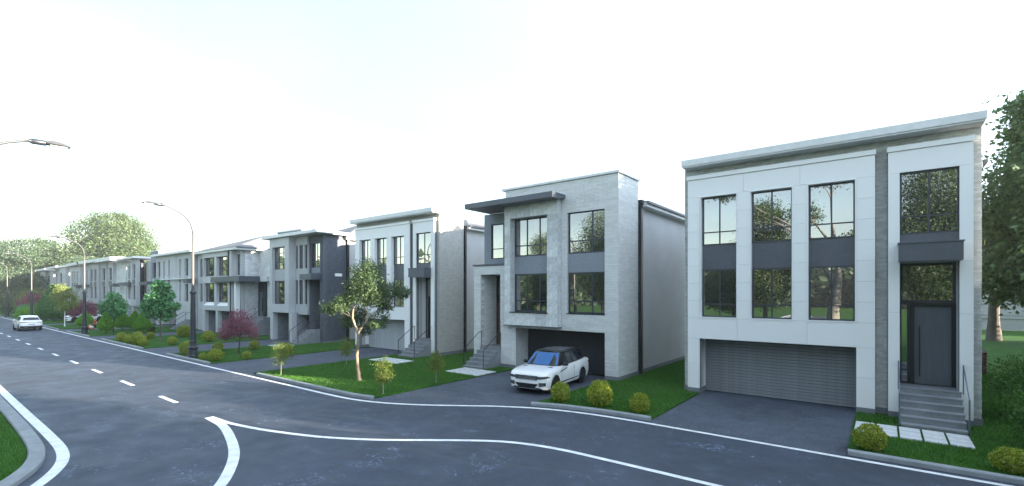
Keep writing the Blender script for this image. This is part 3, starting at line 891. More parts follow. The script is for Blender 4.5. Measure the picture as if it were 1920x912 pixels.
# ------------------------------------------------------------------ house type C (fourth house: slate blue brick)
C = thing('house', 'slate blue brick townhouse with a light framed bay over twin garage openings', 'house', (-42, 22, 0))
MB().wall('y', -40.0, -37.8, 0, 9.38, 22.32, 22.6, [(-39.87, -38.3, 6.1, 8.72), (-39.87, -38.3, -1, 5.48)]).build('wall', 'mortar_navy', C)
MB().box(-38.08, -37.82, 22.6, 24.5, 0, 9.38).build('wall', 'mortar_navy', C)
bricks(C, 'y', -40.0, -37.80, .2, 9.37, 22.32, .25, .085, 'brick_navy', [(-39.87, -38.3, 6.1, 8.72), (-39.87, -38.3, -1, 5.48)], seed=21)
bricks(C, 'x', 22.32, 24.5, .2, 9.37, -37.82, .25, .085, 'brick_navy', [(23.4, 24.1, 5.78, 6.08)], seed=22)
box('wall_plaque', 'white2', C, -37.82, -37.74, 23.42, 24.08, 5.80, 6.06)  # white plaque standing proud of the side brickwork
MB().box(-37.80, -37.76, 22.28, 24.52, 0, .19).build('plinth', 'plinth', C)
MB().box(-38.3, -37.76, 22.24, 22.28, 0, .19).build('plinth', 'plinth', C)
window(C, -39.87, -38.3, 6.57, 8.72, 22.48, (.55,), (7.12,))
box('spandrel_panel', 'stucco_b', C, -39.868, -38.302, 22.44, 22.56, 6.1, 6.568)
MB().box(-40.1, -38.2, 21.45, 22.30, 5.50, 5.98).build('canopy', 'slate', C)
MB().box(-46.6, -36.95, 21.2, 22.9, 9.40, 9.66).build('fascia', 'fascia', C)
MB().box(-40.0, -37.4, 22.9, 24.6, 9.40, 9.66).build('fascia', 'fascia', C)
MB().box(-47.0, -42.45, 22.91, 24.6, 9.40, 10.22).build('parapet', 'stucco_b', C)
MB().box(-47.1, -42.35, 22.8, 24.7, 10.222, 10.32).build('coping', 'fascia', C)
op = (-45.2, -42.8, 3.32, 8.57)
MB().wall('y', -45.62, -42.06, 2.56, 9.38, 21.5, 22.3, [op]).build('bay_frame', 'white_far', C)
window(C, -45.2, -42.8, 6.52, 8.57, 21.80, (.33, .66), (7.16,)); window(C, -45.2, -42.8, 3.34, 5.47, 21.80, (.33, .66), (3.95,))
box('spandrel_panel', 'stucco_l', C, -45.198, -42.802, 21.76, 21.9, 5.472, 6.518)
cw = [(-42.0, -41.35), (-41.05, -40.55), (-40.33, -40.02)]
cw = [(-42.03, -41.62), (-41.4, -40.7), (-40.45, -40.02)]
MB().wall('y', -42.055, -40.002, 2.42, 9.38, 22.1, 22.35, [(a, b, c, d) for a, b in cw for c, d in ((6.52, 8.62), (3.34, 5.5))]).build('centre_panel', 'stucco_l', C)
for a, b in cw:
    window(C, a, b, 6.52, 8.62, 22.2, (), (7.12,), fr=.05); window(C, a, b, 3.34, 5.5, 22.2, (), (3.95,), fr=.05)
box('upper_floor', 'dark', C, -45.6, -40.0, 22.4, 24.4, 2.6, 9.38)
for a, b in ((-45.58, -45.02), (-42.08, -41.53)):
    box('garage_pier', 'white_far', C, a, b, 21.52, 21.95, 0, 2.555); box('garage_wall', 'concrete', C, a + .05, b - .02, 21.951, 24.0, 0, 2.555)  # grey side walls behind the piers, darkened for the shade inside
box('rear_garage_wall', 'dark', C, -45.6, -38.1, 24.0, 24.2, 0, 2.55)
box('wall', 'stucco_b', C, -46.5, -45.625, 22.0, 24.4, 0, 9.38)
box('porch_wall', 'mortar_navy', C, -40.0, -39.88, 22.6, 24.0, 0, 5.5)
fr = MB().wall('y', -39.87, -38.3, 1.15, 5.48, 23.4, 23.5, [(-39.6, -38.6, 1.15, 3.9)]); fr.build('door_frame', 'black', C)
d = box('door', 'door', C, -39.59, -38.61, 23.43, 23.47, 1.16, 3.89)
box('door_handle', 'black', d, -38.8, -38.76, 23.36, 23.43, 1.6, 3.0)
stairs(C, -39.75, -38.25, 20.3, 6, .3, .19, 23.38)
railing(C, -39.72, 20.36, 21.7, 1.12, 2.02); railing(C, -38.28, 20.36, 21.7, 1.12, 2.02)
box('rear_wall', 'stucco', C, -46.3, -37.9, 24.52, 33.8, .2, 8.95)
box('plinth', 'plinth', C, -46.33, -37.87, 24.6, 33.83, 0, .198)
hip_roof(C, -46.3, -37.9, 24.75, 33.8, 9.1, .4, .42)
downpipe(C, -37.74, 24.55, 0, 9.2, .2); downpipe(C, -46.6, 22.05, 0, 9.3, .16)
pavers(lawns[3], -39.6, -37.9, 18.5, 19.9, 4, 4, .05, .05)

# ------------------------------------------------------------------ house type D (fifth house: hipped roof, splayed sills)
D = thing('house', 'stone townhouse under a wide hipped roof, slate band wrapping its corner, beside the purple maple', 'house', (-56, 22, 0))
xs = [(-61.0, -58.0), (-57.4, -54.5)]
MB().wall('y', -61.25, -53.6, 2.42, 8.78, 21.32, 22.2, [(a, b, 2.95, 8.26) for a, b in xs]).build('bay_frame', 'white_far', D)
for a, b in xs:
    MB().prism([(21.34, 2.951), (21.70, 2.951), (21.70, 3.33)], 'x', a + .002, b - .002).build('window_sill', 'white2', D)
    window(D, a, b, 6.18, 8.26, 21.62, (.28, .64,), (6.8,), fr=.08); window(D, a, b, 3.331, 5.43, 21.62, (.28, .64,), (3.95,), fr=.08)
    box('spandrel_panel', 'stucco', D, a + .002, b - .002, 21.36, 21.75, 5.432, 6.178)
for a, b in ((-61.25, -60.7), (-57.65, -57.1)):
    box('garage_pier', 'white_far', D, a, b, 21.34, 21.75, 0, 2.415); box('garage_wall', 'concrete', D, a + .05, b - .02, 21.751, 24.0, 0, 2.415)  # same darker tone for the recess shade behind each pier
MB().wall('y', -63.4, -61.26, 0, 8.78, 21.6, 22.2, [(-62.9, -61.75, 6.16, 8.24), (-62.9, -61.75, 3.3, 5.4)]).build('wall', 'stucco_l', D)
window(D, -62.9, -61.75, 6.16, 8.24, 21.8, (.5,), (6.75,)); window(D, -62.9, -61.75, 3.3, 5.4, 21.8, (.5,), (3.9,))
MB().wall('y', -53.59, -52.5, 0, 8.78, 21.8, 22.2, [(-53.5, -52.75, 6.2, 8.36)]).build('wall', 'stucco_l', D)
window(D, -53.5, -52.75, 6.2, 8.36, 21.95, (.5,), (6.75,))
MB().box(-52.9, -52.52, 22.2, 24.4, 0, 8.78).build('wall', 'stone_dark', D)
rr = random.Random(8)
for k in range(9):
    z0_ = 5.95 + k * .315
    cut = [22.2, 22.2 + rr.uniform(.5, .9), 22.2 + rr.uniform(1.2, 1.7), 24.4]
    for a, b in zip(cut, cut[1:]):
        shared_box('stone_slab', 'stone' if rr.random() < .7 else 'stone_dark', D, -52.508, (a + b) / 2, z0_ + .157, .022, b - a - .008, .307)
box('upper_floor', 'dark', D, -63.3, -53.0, 22.25, 24.35, 2.5, 8.7)
box('rear_garage_wall', 'concrete', D, -63.3, -53.0, 24.05, 24.3, 0, 2.6)
box('side_wing_wall', 'stone', D, -52.5, -49.6, 23.6, 24.4, 0, 8.78)
MB().box(-58, -50.9, 20.95, 21.29, 5.50, 6.05).box(-53.55, -50.9, 21.29, 23.2, 5.50, 6.05).build('canopy', 'slate', D)
MB().box(-50.9, -49.5, 23.0, 23.59, 5.52, 6.05).build('canopy', 'fascia', D)
box('porch_post', 'white', D, -53.0, -52.6, 21.35, 21.75, 0, 5.5)
fr = MB().wall('y', -52.3, -50.6, 1.9, 5.5, 23.45, 23.58, [(-52.15, -51.2, 1.9, 4.4)]); fr.build('door_frame', 'black', D)
d = box('door', 'door', D, -52.14, -51.21, 23.5, 23.54, 1.91, 4.39)
box('door_handle', 'black', d, -51.4, -51.36, 23.43, 23.5, 2.4, 3.8)
stairs(D, -52.4, -49.6, 20.5, 9, .28, .205, 23.44)
railing(D, -51.9, 20.6, 22.7, 1.2, 2.75, 'rail', .3, post_z=.1); railing(D, -49.9, 20.6, 22.7, 1.2, 2.75, 'rail', .3, post_z=.1)
box('rear_wall', 'stucco', D, -63.3, -49.8, 24.42, 34, 0, 8.78)
hip_roof(D, -63.3, -52.3, 21.6, 34, 8.79, .55, .36)
downpipe(D, -52.45, 24.2, 5.9, 8.9, .14); downpipe(D, -54.2, 21.2, 6.1, 8.8, .1); downpipe(D, -49.45, 23.6, 0, 8.9, .18)
downpipe(D, -53.7, 21.22, 0, 5.45, .08)

# ------------------------------------------------------------------ more distant houses, built from bays
def bay_house(label, x0, x1, yf, bays, fascia, roof=None, side='stucco', floors=((3.3, 5.45), (6.4, 8.5)), depth=12, gar=True, sidey=2.4, steps=None, canopies=()):
    """bays = (xa, xb, dy, material, top, [(wa, wb), ...], low)"""
    h = thing('house', label, 'house', ((x0 + x1) / 2, yf, 0))
    for xa, xb, dy, m, top, ws, low in bays:
        holes = [(a, b, c, d) for a, b in ws for c, d in floors]
        MB().wall('y', xa, xb, low, top, yf + dy, yf + dy + .45, holes).build('wall', m, h)
        for a, b in ws:
            for c, d in floors:
                window(h, a, b, c, d, yf + dy + .22, (.5,) if b - a > .9 else (), (c + .58,), fr=.07)
            box('spandrel_panel', 'slate' if m != 'stucco_b' else 'stucco_l', h, a + .002, b - .002, yf + dy - .02, yf + dy + .3, floors[0][1] + .12, floors[1][0] - .12)
        box('inner_wall', 'dark', h, xa + .05, xb - .05, yf + dy + .5, yf + dy + .6, low, top - .1)
        if low > 1:
            box('garage_pier', m, h, xa, xa + .45, yf + dy, yf + 2.2, 0, low - .003)
    box('rear_wall', side, h, x0, x1 - .02, yf + 2.2, yf + depth, 0, 8.9)
    box('side_wall', bays[-1][3], h, x1 - .35, x1, yf + bays[-1][2] + .46, yf + sidey, 0, bays[-1][4] - .003)
    for a, b, ya, yb, z, t in fascia:
        box('fascia', 'fascia', h, a, b, yf + ya, yf + yb, z, z + t)
    for a, b, ya, z in canopies:
        box('canopy', 'slate', h, a, b, yf + ya, yf - .002, z, z + .5)
    if roof: hip_roof(h, *roof, gut=False)
    if steps:
        a, b, yq = steps
        stairs(h, a, b, yq, 6, .3, .19, yf + .6); railing(h, a + .03, yq + .06, yq + 1.4, 1.1, 2.0); railing(h, b - .03, yq + .06, yq + 1.4, 1.1, 2.0)
    return h

E6 = [(-77.15, -76.0), (-74.85, -74.2), (-73.0, -72.3), (-71.1, -70.5), (-69.2, -68.6), (-67.4, -66.2)]
bay_house('long pale townhouse with a row of six slim upper windows behind the nearest street lamp', -77.6, -64.2, 21.45,
          [(-77.6, -70.2, 0, 'stucco_w', 9.15, E6[:3], 2.45), (-70.2, -64.2, .05, 'stucco_w', 9.15, E6[3:], 0)],
          [(-78.0, -63.7, -.55, 2.6, 9.16, .27), (-77.5, -64.5, -.25, 0, 6.0, .16)], roof=(-77.2, -64.6, 24.5, 34, 9.0, .4, .42),
          steps=(-66.9, -65.2, 19.8), canopies=((-64.9, -63.7, -.9, 5.5),))
bay_house('dark and light townhouse with a slate blue tower and a sunlit flat canopy', -93.0, -78.2, 21.6,
          [(-93.0, -90.1, .3, 'stone_dark', 9.0, [(-92.2, -91.2)], 2.4), (-90.1, -87.6, .5, 'brick_navy', 9.3, [(-89.4, -88.1)], 0), (-87.6, -85.4, -.4, 'stucco_l', 9.3, [(-87.2, -85.9)], 2.4),
           (-85.4, -81.6, .8, 'stucco_l', 8.9, [], 0), (-81.6, -78.2, .3, 'stucco_b', 10.05, [(-80.9, -79.2)], 0)],
          [(-93.4, -84.6, -.9, 2.4, 9.32, .28), (-81.9, -78.1, .2, 2.6, 10.06, .12)], canopies=((-93, -88, -.8, 5.4), (-83.2, -79.6, -.6, 5.4)), steps=(-81.2, -79.7, 20.2))
bay_house('stone sided townhouse with two window bays and a high sunlit parapet', -106.8, -94.6, 21.6,
          [(-106.8, -103.4, 0, 'stucco_l', 9.4, [(-106.2, -104.2)], 2.4), (-103.4, -100.4, .2, 'white_far', 9.3, [(-102.9, -101.0)], 2.4), (-100.4, -94.6, .6, 'stone', 9.3, [], 0)],
          [(-107, -96.9, -.9, 2.4, 9.5, .6), (-96.9, -93.3, -.5, 2.4, 9.3, .25)], canopies=((-98, -95.5, -.8, 5.3),))
bay_house('tall windowed townhouse with projecting flat roof behind the white parked car', -119.6, -107.5, 21.6,
          [(-119.6, -114.6, .2, 'stucco', 9.6, [(-119, -117.6), (-116.8, -115.4)], 0), (-114.6, -107.5, -.2, 'stucco_l', 9.6, [(-113.6, -111.8), (-110.8, -109)], 2.4)],
          [(-120, -106.6, -.9, 2.5, 9.62, .5)], canopies=((-116, -114, -.8, 5.3),))
bay_house('white pilastered townhouse with slim full height windows beyond the yellow green tree', -133.0, -121.0, 21.6,
          [(-133, -128.8, .3, 'stone', 9.6, [(-131.6, -129.8)], 0), (-128.8, -121.0, -.2, 'white_far', 9.4, [(-128.2, -127), (-126.3, -125.1), (-124.3, -123)], 2.4)],
          [(-129.4, -118.8, -.9, 2.5, 9.6, .5), (-133.2, -129, -.3, 2.5, 9.7, .5)], canopies=((-122.6, -120.8, -.8, 5.3),))
bay_house('grey and white townhouse with two dark canopies, second from the far end of the row', -147.5, -134.5, 21.6,
          [(-147.5, -141, .2, 'stucco', 9.5, [(-146.6, -145), (-143.6, -141.8)], 0), (-141, -134.5, -.2, 'white_far', 9.5, [(-140, -137.6)], 2.4)],
          [(-151, -139.5, -.9, 2.5, 9.6, .45), (-139.4, -131, -.3, 2.5, 9.65, .45)], canopies=((-141, -138.5, -.8, 5.3),))
bay_house('small white townhouse closing the far end of the row against the trees', -162.5, -150.0, 21.6,
          [(-162.5, -156.5, -.2, 'white_far', 9.4, [(-162, -160.6), (-159.8, -158.6), (-157.9, -157)], 2.4), (-156.5, -150, .3, 'stucco', 9.4, [(-155.8, -154.4)], 0)],
          [(-163.5, -152.5, -.9, 2.5, 9.5, .45)], canopies=((-157, -155, -.8, 5.3),))

# ------------------------------------------------------------------ vegetation kit
def _norm(a): return a / (np.linalg.norm(a, axis=1, keepdims=True) + 1e-9)

def leaves(P, N, size, rng, asp=.55, droop=0.0, up=.0):
    """one folded kite of two triangles per leaf"""
    n = len(P)
    d = rng.normal(size=(n, 3)) + .6 * N; d[:, 2] += up - droop; d = _norm(d)
    s = _norm(np.cross(d, N + .6 * rng.normal(size=(n, 3)))); nn = np.cross(s, d)
    L = (size * rng.uniform(.65, 1.3, n))[:, None]
    mid = P + d * L * .45
    V = np.stack([P, mid + s * L * asp / 2 + nn * L * .12, P + d * L, mid - s * L * asp / 2 + nn * L * .12], 1).reshape(-1, 3)
    b = np.arange(n)[:, None] * 4
    F = np.concatenate([b + [0, 1, 2], b + [0, 2, 3]], 0)
    return V, F

def crown_pts(blobs, n, rng, clump=.22, per=26, shell=.62):
    """leaf positions gathered in clumps that sit mostly on the outside of ellipsoid masses"""
    B = np.array(blobs, float)
    w = (B[:, 3] * B[:, 4] * B[:, 5]) ** .7; w /= w.sum()
    nc = max(3, n // per)
    k = rng.choice(len(B), nc, p=w)
    dirs = _norm(rng.normal(size=(nc, 3)))
    rad = shell + (1 - shell) * rng.uniform(0, 1, nc) ** .6
    rad *= rng.uniform(.82, 1.1, nc)
    c = B[k, :3] + dirs * B[k, 3:6] * rad[:, None]
    cs = clump * np.cbrt(B[k, 3] * B[k, 4] * B[k, 5])
    idx = np.repeat(np.arange(nc), per)
    P = c[idx] + rng.normal(size=(nc * per, 3)) * cs[idx][:, None] * np.array([1, 1, .7])
    N = _norm(.7 * dirs[idx] + .3 * _norm(P - c[idx]) + np.array([0, 0, .25]))
    return P, N

def limb(mb, a, b, r0, r1, rng, seg=5, sag=.12, n=6):
    a = np.array(a, float); b = np.array(b, float); l = np.linalg.norm(b - a); pts = []
    off = rng.normal(size=3) * l * sag * .5; off[2] = abs(off[2]) * .4
    for i in range(seg + 1):
        t = i / seg
        p = a + (b - a) * t + off * math.sin(math.pi * t) + rng.normal(size=3) * l * .012 * (0 < i < seg)
        pts.append(p)
    mb.tube(pts, [r0 + (r1 - r0) * (i / seg) ** .8 for i in range(seg + 1)], n)
    return pts

def tree(name, label, cat, base, blobs, n, size, leafm, barkm, tr, fork=.45, seed=1, group=None, clump=.22, per=26, shell=.62,
         asp=.55, droop=0., multi=1, twigs=2, lean=(0, 0), trunk_top=None, limb_r=.45):
    """trunk with limbs that reach each leaf mass; blobs are relative to the base"""
    rng = np.random.default_rng(seed)
    t = thing(name, label, cat, base, group)
    H = max(b[2] + b[5] for b in blobs); bx, by, bz = base
    mb = MB()
    top = np.array([lean[0], lean[1], trunk_top if trunk_top else H * .8])
    starts = []
    for k in range(multi):
        a = np.array([(k - (multi - 1) / 2) * tr * .9, 0, -.1])
        e = top + (np.array([math.cos(k * 2.4), math.sin(k * 2.4), 0]) * H * .12 if multi > 1 else 0)
        pts = []
        for i in range(9):
            q = i / 8
            pts.append(a + (e - a) * q + np.array([math.sin(q * 5 + seed), math.cos(q * 4 + seed * 2), 0]) * tr * .55 * q)
        rad = [tr * (1.35 if i == 0 else 1) * (1 - .8 * i / 8) / (multi ** .4) for i in range(9)]
        mb.tube([p + np.array(base) for p in pts], rad, 9)
        starts.append((pts, rad))
    for j, b in enumerate(blobs):
        pts, rad = starts[j % multi]
        c = np.array(b[:3])
        q = min(.95, max(fork, (c[2] - b[5] * .8) / max(top[2], .1) * .8 + rng.uniform(-.08, .08)))
        i0 = min(7, int(q * 8)); f = q * 8 - i0
        s = pts[i0] + (pts[i0 + 1] - pts[i0]) * f; r = rad[i0] * limb_r
        lp = limb(mb, s + np.array(base), c + np.array(base), r, r * .3, rng)
        for m in range(twigs):
            d = _norm(rng.normal(size=(1, 3)))[0] * np.array(b[3:6]) * .85
            limb(mb, lp[3], c + d + np.array(base), r * .4, r * .08, rng, 4, n=5)
    mb.build('trunk', barkm, t, smooth=True)
    P, N = crown_pts(blobs, n, rng, clump, per, shell)
    V, F = leaves(P, N, size, rng, asp, droop)
    np_mesh('crown', V, F, leafm, t)
    return t

# --- round clipped shrubs: three leaf balls of their own, shared between the copies
def make_shrub(seed, leafm):
    rng = np.random.default_rng(seed)
    t = thing('round_shrub', 'x', 'shrub')
    n = 2600
    d = _norm(rng.normal(size=(n, 3)))
    lump = 1 + .05 * np.sin(d[:, 0] * 7 + seed) + .05 * np.sin(d[:, 1] * 8 + seed * 2) + .04 * np.sin(d[:, 2] * 9)
    r = .5 * lump * rng.uniform(.80, 1.0, n)
    P = d * r[:, None] * np.array([1, 1, .98]) + np.array([0, 0, .49])
    P[:, 2] = np.maximum(P[:, 2], .03)
    V, F = leaves(P, d, .085, rng, .62, up=.35)
    np_mesh('foliage', V, F, leafm, t)
    mb = MB()
    for k in range(6):
        a = k * 1.05
        mb.tube([(0, 0, -.05), (math.cos(a) * .12, math.sin(a) * .12, .25), (math.cos(a) * .3, math.sin(a) * .3, .6)], [.025, .016, .006], 5)
    mb.build('stem', 'bark', t)
    return t
SHR = [make_shrub(s, 'leaf_shrub') for s in (1, 2, 3)] + [make_shrub(4, 'leaf_olive')]
GS = 'round clipped shrubs along the front lawns'
shr = [(-10.15, 16.2, .84, .88, 0, 'smaller yellow green round shrub in front of the white SUV front wheel'),
       (-8.55, 16.45, 1.08, 1.1, 1, 'largest yellow green round shrub in the middle of three beside the SUV driveway'),
       (-6.95, 16.45, .80, .80, 2, 'round shrub at the edge of the nearest driveway, rightmost of three in a row'),
       (-.3, 16.5, .84, .80, 0, 'round shrub in front of the pale pavers at the nearest front steps'),
       (2.42, 16.5, .84, .66, 1, 'low round shrub at the right end of the kerb under the dark bushes'),
       (-54.01, 17.2, 1.41, 1.25, 1, 'big round shrub behind the nearest street lamp, beyond the second driveway band'),
       (-38.6, 12.5, 1.1, 1.02, 1, 'big round shrub touching the left side of the nearest street lamp base'),
       (-37.5, 12.3, .50, .55, 2, 'small round shrub tucked between the lamp base and a bigger shrub'),
       (-46.7, 14.0, .85, .75, 0, 'single round shrub on the grass left of the nearest street lamp'),
       (-47.3, 12.2, .80, .72, 2, 'low round shrub at the driveway corner, right end of the clump by the kerb'),
       (-49.2, 12.3, 1.15, 1.15, 1, 'tallest round shrub of the kerbside clump below the fresh green tree'),
       (-51.2, 12.2, .85, .85, 0, 'middle sized round shrub second from the left in the kerbside clump'),
       (-53.8, 12.3, .9, .88, 2, 'leftmost round shrub of the kerbside clump, next to a small conifer'),
       (-54.2, 14.5, .82, .74, 0, 'round shrub right of the kerbside clump and near the fresh green tree trunk'),
       (-63.2, 17.0, .9, .86, 3, 'dark olive round shrub beside the rightmost of the small conifers'),
       (-47.2, 16.9, 1.15, 1.06, 1, 'round shrub on the lawn strip left of the purple maple, by the driveway'),
       (-33.5, 12.4, .98, .86, 1, 'large round shrub in front of the purple maple at the kerb end'),
       (-34.7, 12.1, .5, .5, 2, 'tiny round shrub at the right foot of the nearest street lamp'),
       (-32.9, 14.0, .62, .56, 0, 'small low round shrub at the right foot of the purple maple'),
       (-39.0, 14.6, .8, .72, 2, 'round shrub between the purple maple and the nearest street lamp'),
       (-37.9, 16.7, .82, .78, 0, 'round shrub right behind the purple maple beside the driveway'),
       (-32.1, 16.2, 1.1, 1.02, 1, 'round shrub directly behind the small sapling on the blue brick house lawn')]
used = set()
rs = random.Random(2)
for x, y, w, hgt, v, lab in shr:
    sc = (w * .86, w * .86, hgt * .88)
    if v not in used:
        used.add(v); o = SHR[v]; o.location = (x, y, .05); o.scale = sc; o.rotation_euler = (0, 0, rs.uniform(0, 6)); o['label'] = lab; o['group'] = GS
    else: dup(SHR[v], (x, y, .05), rs.uniform(0, 6), sc, lab, GS)

# --- young saplings
def sapling(x, y, h, w, label, seed, leafm='leaf_sap', n=1600, size=.075):
    bl = [(0, 0, h * .78, w * .42, w * .42, h * .2), (w * .1, 0, h * .55, w * .5, w * .5, h * .2), (-w * .12, .05, h * .42, w * .45, w * .45, h * .12)]
    return tree('sapling', label, 'young tree', (x, y, .05), bl, n, size, leafm, 'bark_pale', .02, .3, seed, 'saplings on the lawns', clump=.28, per=12, shell=.25, asp=.42, twigs=4, trunk_top=h * .92)
sapling(-24.96, 12.35, 1.8, .85, 'feathery sapling standing at the kerb end left of the tall lawn tree', 31)
sapling(-16.9, 12.75, 1.6, .72, 'yellow green sapling on a thin stem in front of the tall lawn tree', 32, n=1900)
sapling(-17.0, 15.9, 1.58, .72, 'sapling near the pale pavers of the pale brick house', 33, n=1800)
sapling(-25.4, 16.5, 1.7, .75, 'sapling half hidden behind the tall lawn tree trunk, next to the driveway', 34, n=1700)

# --- the tall lawn tree with its pale crooked trunk
def lawn_tree():
    b = (-20.4, 13.96, .05)
    t = thing('lawn_tree', 'tall lawn tree with a pale forked trunk and an uneven olive green crown', 'tree', b)
    rng = np.random.default_rng(77)
    A = lambda x, z, y=0: (b[0] + x * .79, b[1] + x * .61 + y, b[2] + z)   # x runs across the view
    mb = MB()
    mb.tube([A(.05, -.1), A(.0, .1), A(-.08, .7), A(-.12, 1.25), A(-.05, 1.8), A(-.02, 2.25), A(-.06, 2.42)], [.15, .11, .088, .082, .078, .076, .08], 9)
    l1 = [A(-.06, 2.36), A(-.22, 2.75), A(-.34, 3.1), A(-.3, 3.5), A(-.15, 3.8), A(.05, 4.3), A(.1, 5.0)]
    l2 = [A(-.06, 2.36), A(.15, 2.65), A(.35, 2.95), A(.42, 3.3), A(.25, 3.65), A(.2, 3.9), A(.45, 4.4), A(.6, 4.9)]
    mb.tube(l1, [.075, .066, .06, .052, .045, .035, .012], 8)
    mb.tube(l2, [.065, .055, .045, .042, .036, .03, .022, .01], 8)
    blobs = [(.25, 5.35, .72, .62), (.62, 4.75, .75, .65), (-.05, 4.75, .62, .55), (.8, 4.15, .62, .55), (.15, 4.1, .55, .42), (1.45, 4.45, .6, .38), (1.95, 4.35, .42, .25),
             (-.62, 3.75, .55, .4), (-1.3, 3.6, .55, .25), (-.85, 2.95, .62, .36), (.45, 2.95, .55, .42), (1.05, 2.75, .4, .18), (-.2, 3.35, .45, .3), (-.5, 4.15, .35, .25), (.3, 2.5, .4, .25), (1.0, 3.75, .5, .35)]
    BB = []
    for k, (x, z, r, rz) in enumerate(blobs):
        c = A(x, z, rng.uniform(-.35, .35))
        if 2.2 < z < 3.6 and abs(x) < 1: c = (c[0] - .55, c[1] + .7, c[2])
        BB.append((*c, r, r * .95, rz))
        src = l1 if x < .1 else l2
        s = src[4 if z > 4 else 2]
        limb(mb, s, c, .024, .006, rng, 5, n=5)
        for q in range(3):
            d = _norm(rng.normal(size=(1, 3)))[0] * np.array([r, r, rz]) * .8
            limb(mb, c, np.array(c) + d, .007, .002, rng, 3, n=4)
    mb.build('trunk', 'bark_tan', t, smooth=True)
    P, N = crown_pts(BB, 19000, rng, .22, 20, .45)
    V, F = leaves(P - np.array(b), N, .115, rng, .34, droop=.55)
    np_mesh('crown', V, F, 'leaf_main', t)
lawn_tree()

# --- small conifers
def conifer(x, y, h, w, label, seed, leafm='leaf_con', n=7500, size=.12, group='small conifers on the lawn by the second street lamp', stem=.13, taper=.8):
    rng = np.random.default_rng(seed)
    t = thing('conifer', label, 'conifer', (x, y, .05), group)
    u = rng.uniform(0, 1, n); z = stem + (1 - stem) * u
    prof = np.where(u < .22, .55 + .45 * u / .22, 1 - ((u - .22) / .78) ** 1.35) * w / 2
    a = rng.uniform(0, 6.283, n); r = prof * (.62 + .38 * rng.uniform(0, 1, n) ** .5) * (1 + .07 * np.sin(a * 5 + z * 9))
    P = np.stack([np.cos(a) * r, np.sin(a) * r, z * h], 1); N = _norm(np.stack([np.cos(a), np.sin(a), .6 + 0 * a], 1))
    V, F = leaves(P, N, size, rng, .5, up=.5)
    np_mesh('crown', V, F, leafm, t)
    MB().tube([(x, y, 0), (x, y, h * .8)], [.05 * h / 2, .01], 7).build('trunk', 'bark', t)
    return t
conifer(-69.3, 15.9, 2.2, 1.75, 'small conifer right of the second street lamp, beside the child in red', 41)
conifer(-64.4, 13.4, 2.25, 1.35, 'small conifer nearest to the kerb in front of a fresh green tree', 42)
conifer(-62.2, 16.0, 2.25, 1.65, 'small conifer at the right end of the row, next to the dark olive shrub', 43)
conifer(-76.0, 13.9, 2.0, 1.9, 'small conifer half hidden behind the second street lamp', 44)
conifer(-67.4, 16.6, 2.2, 1.6, 'small conifer behind and left of the one nearest to the kerb', 47)
conifer(-100.5, 14.6, 5.5, 3.9, 'tall dense conifer behind the white car on the road', 45, 'leaf_tall', 7000, .26, None, .05)
t = tree('birch_tree', 'yellow green young tree on a thin white trunk next to the tall conifer', 'tree', (-82.6, 13.1, .05),
     [(0, 0, 4.4, .9, .9, .9), (0, 0, 3.5, 1.25, 1.25, .9), (.2, .2, 2.6, 1.0, 1.0, .6)], 4200, .17, 'leaf_yel', 'toy_w', .06, .3, 46, clump=.25, shell=.4, trunk_top=4.6)
# --- fresh green broadleaf trees
tree('street_tree', 'fresh green young tree between the nearest and the second street lamp', 'tree', (-50.95, 14.4, .05),
     [(0, 0, 4.75, .55, .55, .75), (.25, .2, 4.0, .7, .7, .6), (-.4, -.3, 3.6, .7, .7, .6), (1.0, .7, 3.2, .5, .5, .45), (-1.15, -.6, 3.0, .55, .55, .4), (.2, .2, 2.9, .75, .75, .5), (.5, .3, 2.2, .5, .5, .35), (-.75, -.4, 2.4, .55, .55, .35)],
     4200, .23, 'leaf_broad', 'bark', .07, .3, 51, 'fresh green young trees', .24, 16, .35, .7, 0., trunk_top=4.6)
tree('street_tree', 'fresh green young tree behind the small conifers, further along the row', 'tree', (-64.75, 14.1, .05),
     [(0, 0, 3.75, .55, .55, .6), (.4, .3, 3.0, .7, .7, .5), (-.5, -.3, 2.9, .7, .7, .5), (1.0, .5, 2.5, .5, .5, .4), (-.9, -.5, 2.4, .5, .5, .4), (0, 0, 2.1, .7, .7, .4)],
     3400, .22, 'leaf_broad', 'bark', .06, .3, 52, 'fresh green young trees', .24, 16, .35, .7, 0., trunk_top=3.6)
# --- purple maples
def maple(x, y, h, w, label, seed, n=9000, size=.085):
    k = w / 2
    bl = [(0, 0, h * .84, k * .5, k * .5, h * .14), (.3 * k, .2 * k, h * .7, k * .6, k * .6, h * .16), (-.35 * k, -.2 * k, h * .66, k * .55, k * .55, h * .16), (.62 * k, .4 * k, h * .52, k * .45, k * .45, h * .13),
          (-.65 * k, -.4 * k, h * .46, k * .45, k * .45, h * .12), (0, 0, h * .5, k * .6, k * .6, h * .14), (.8 * k, .55 * k, h * .4, k * .3, k * .3, h * .07), (-.8 * k, -.5 * k, h * .36, k * .35, k * .35, h * .07), (.1, -.5 * k, h * .55, k * .5, k * .5, h * .14), (-.1, .5 * k, h * .55, k * .5, k * .5, h * .14)]
    return tree('purple_maple', label, 'maple', (x, y, .05), bl, n, size, 'leaf_maple', 'bark_dark', .06, .3, seed, 'purple maples', .24, 16, .35, .5, .2, 2, 4, trunk_top=h * .62, limb_r=.6)
maple(-36.0, 14.8, 3.15, 2.45, 'purple maple on the lawn in front of the nearest hipped roof house', 61)
maple(-88.0, 15.9, 3.3, 3.3, 'purple maple half covering the white parked car, behind the second street lamp', 62, 6000, .16)
maple(-121, 15.0, 4.4, 4.4, 'reddish maple behind the white car on the road, farthest of the purple maples', 63, 6000, .2)

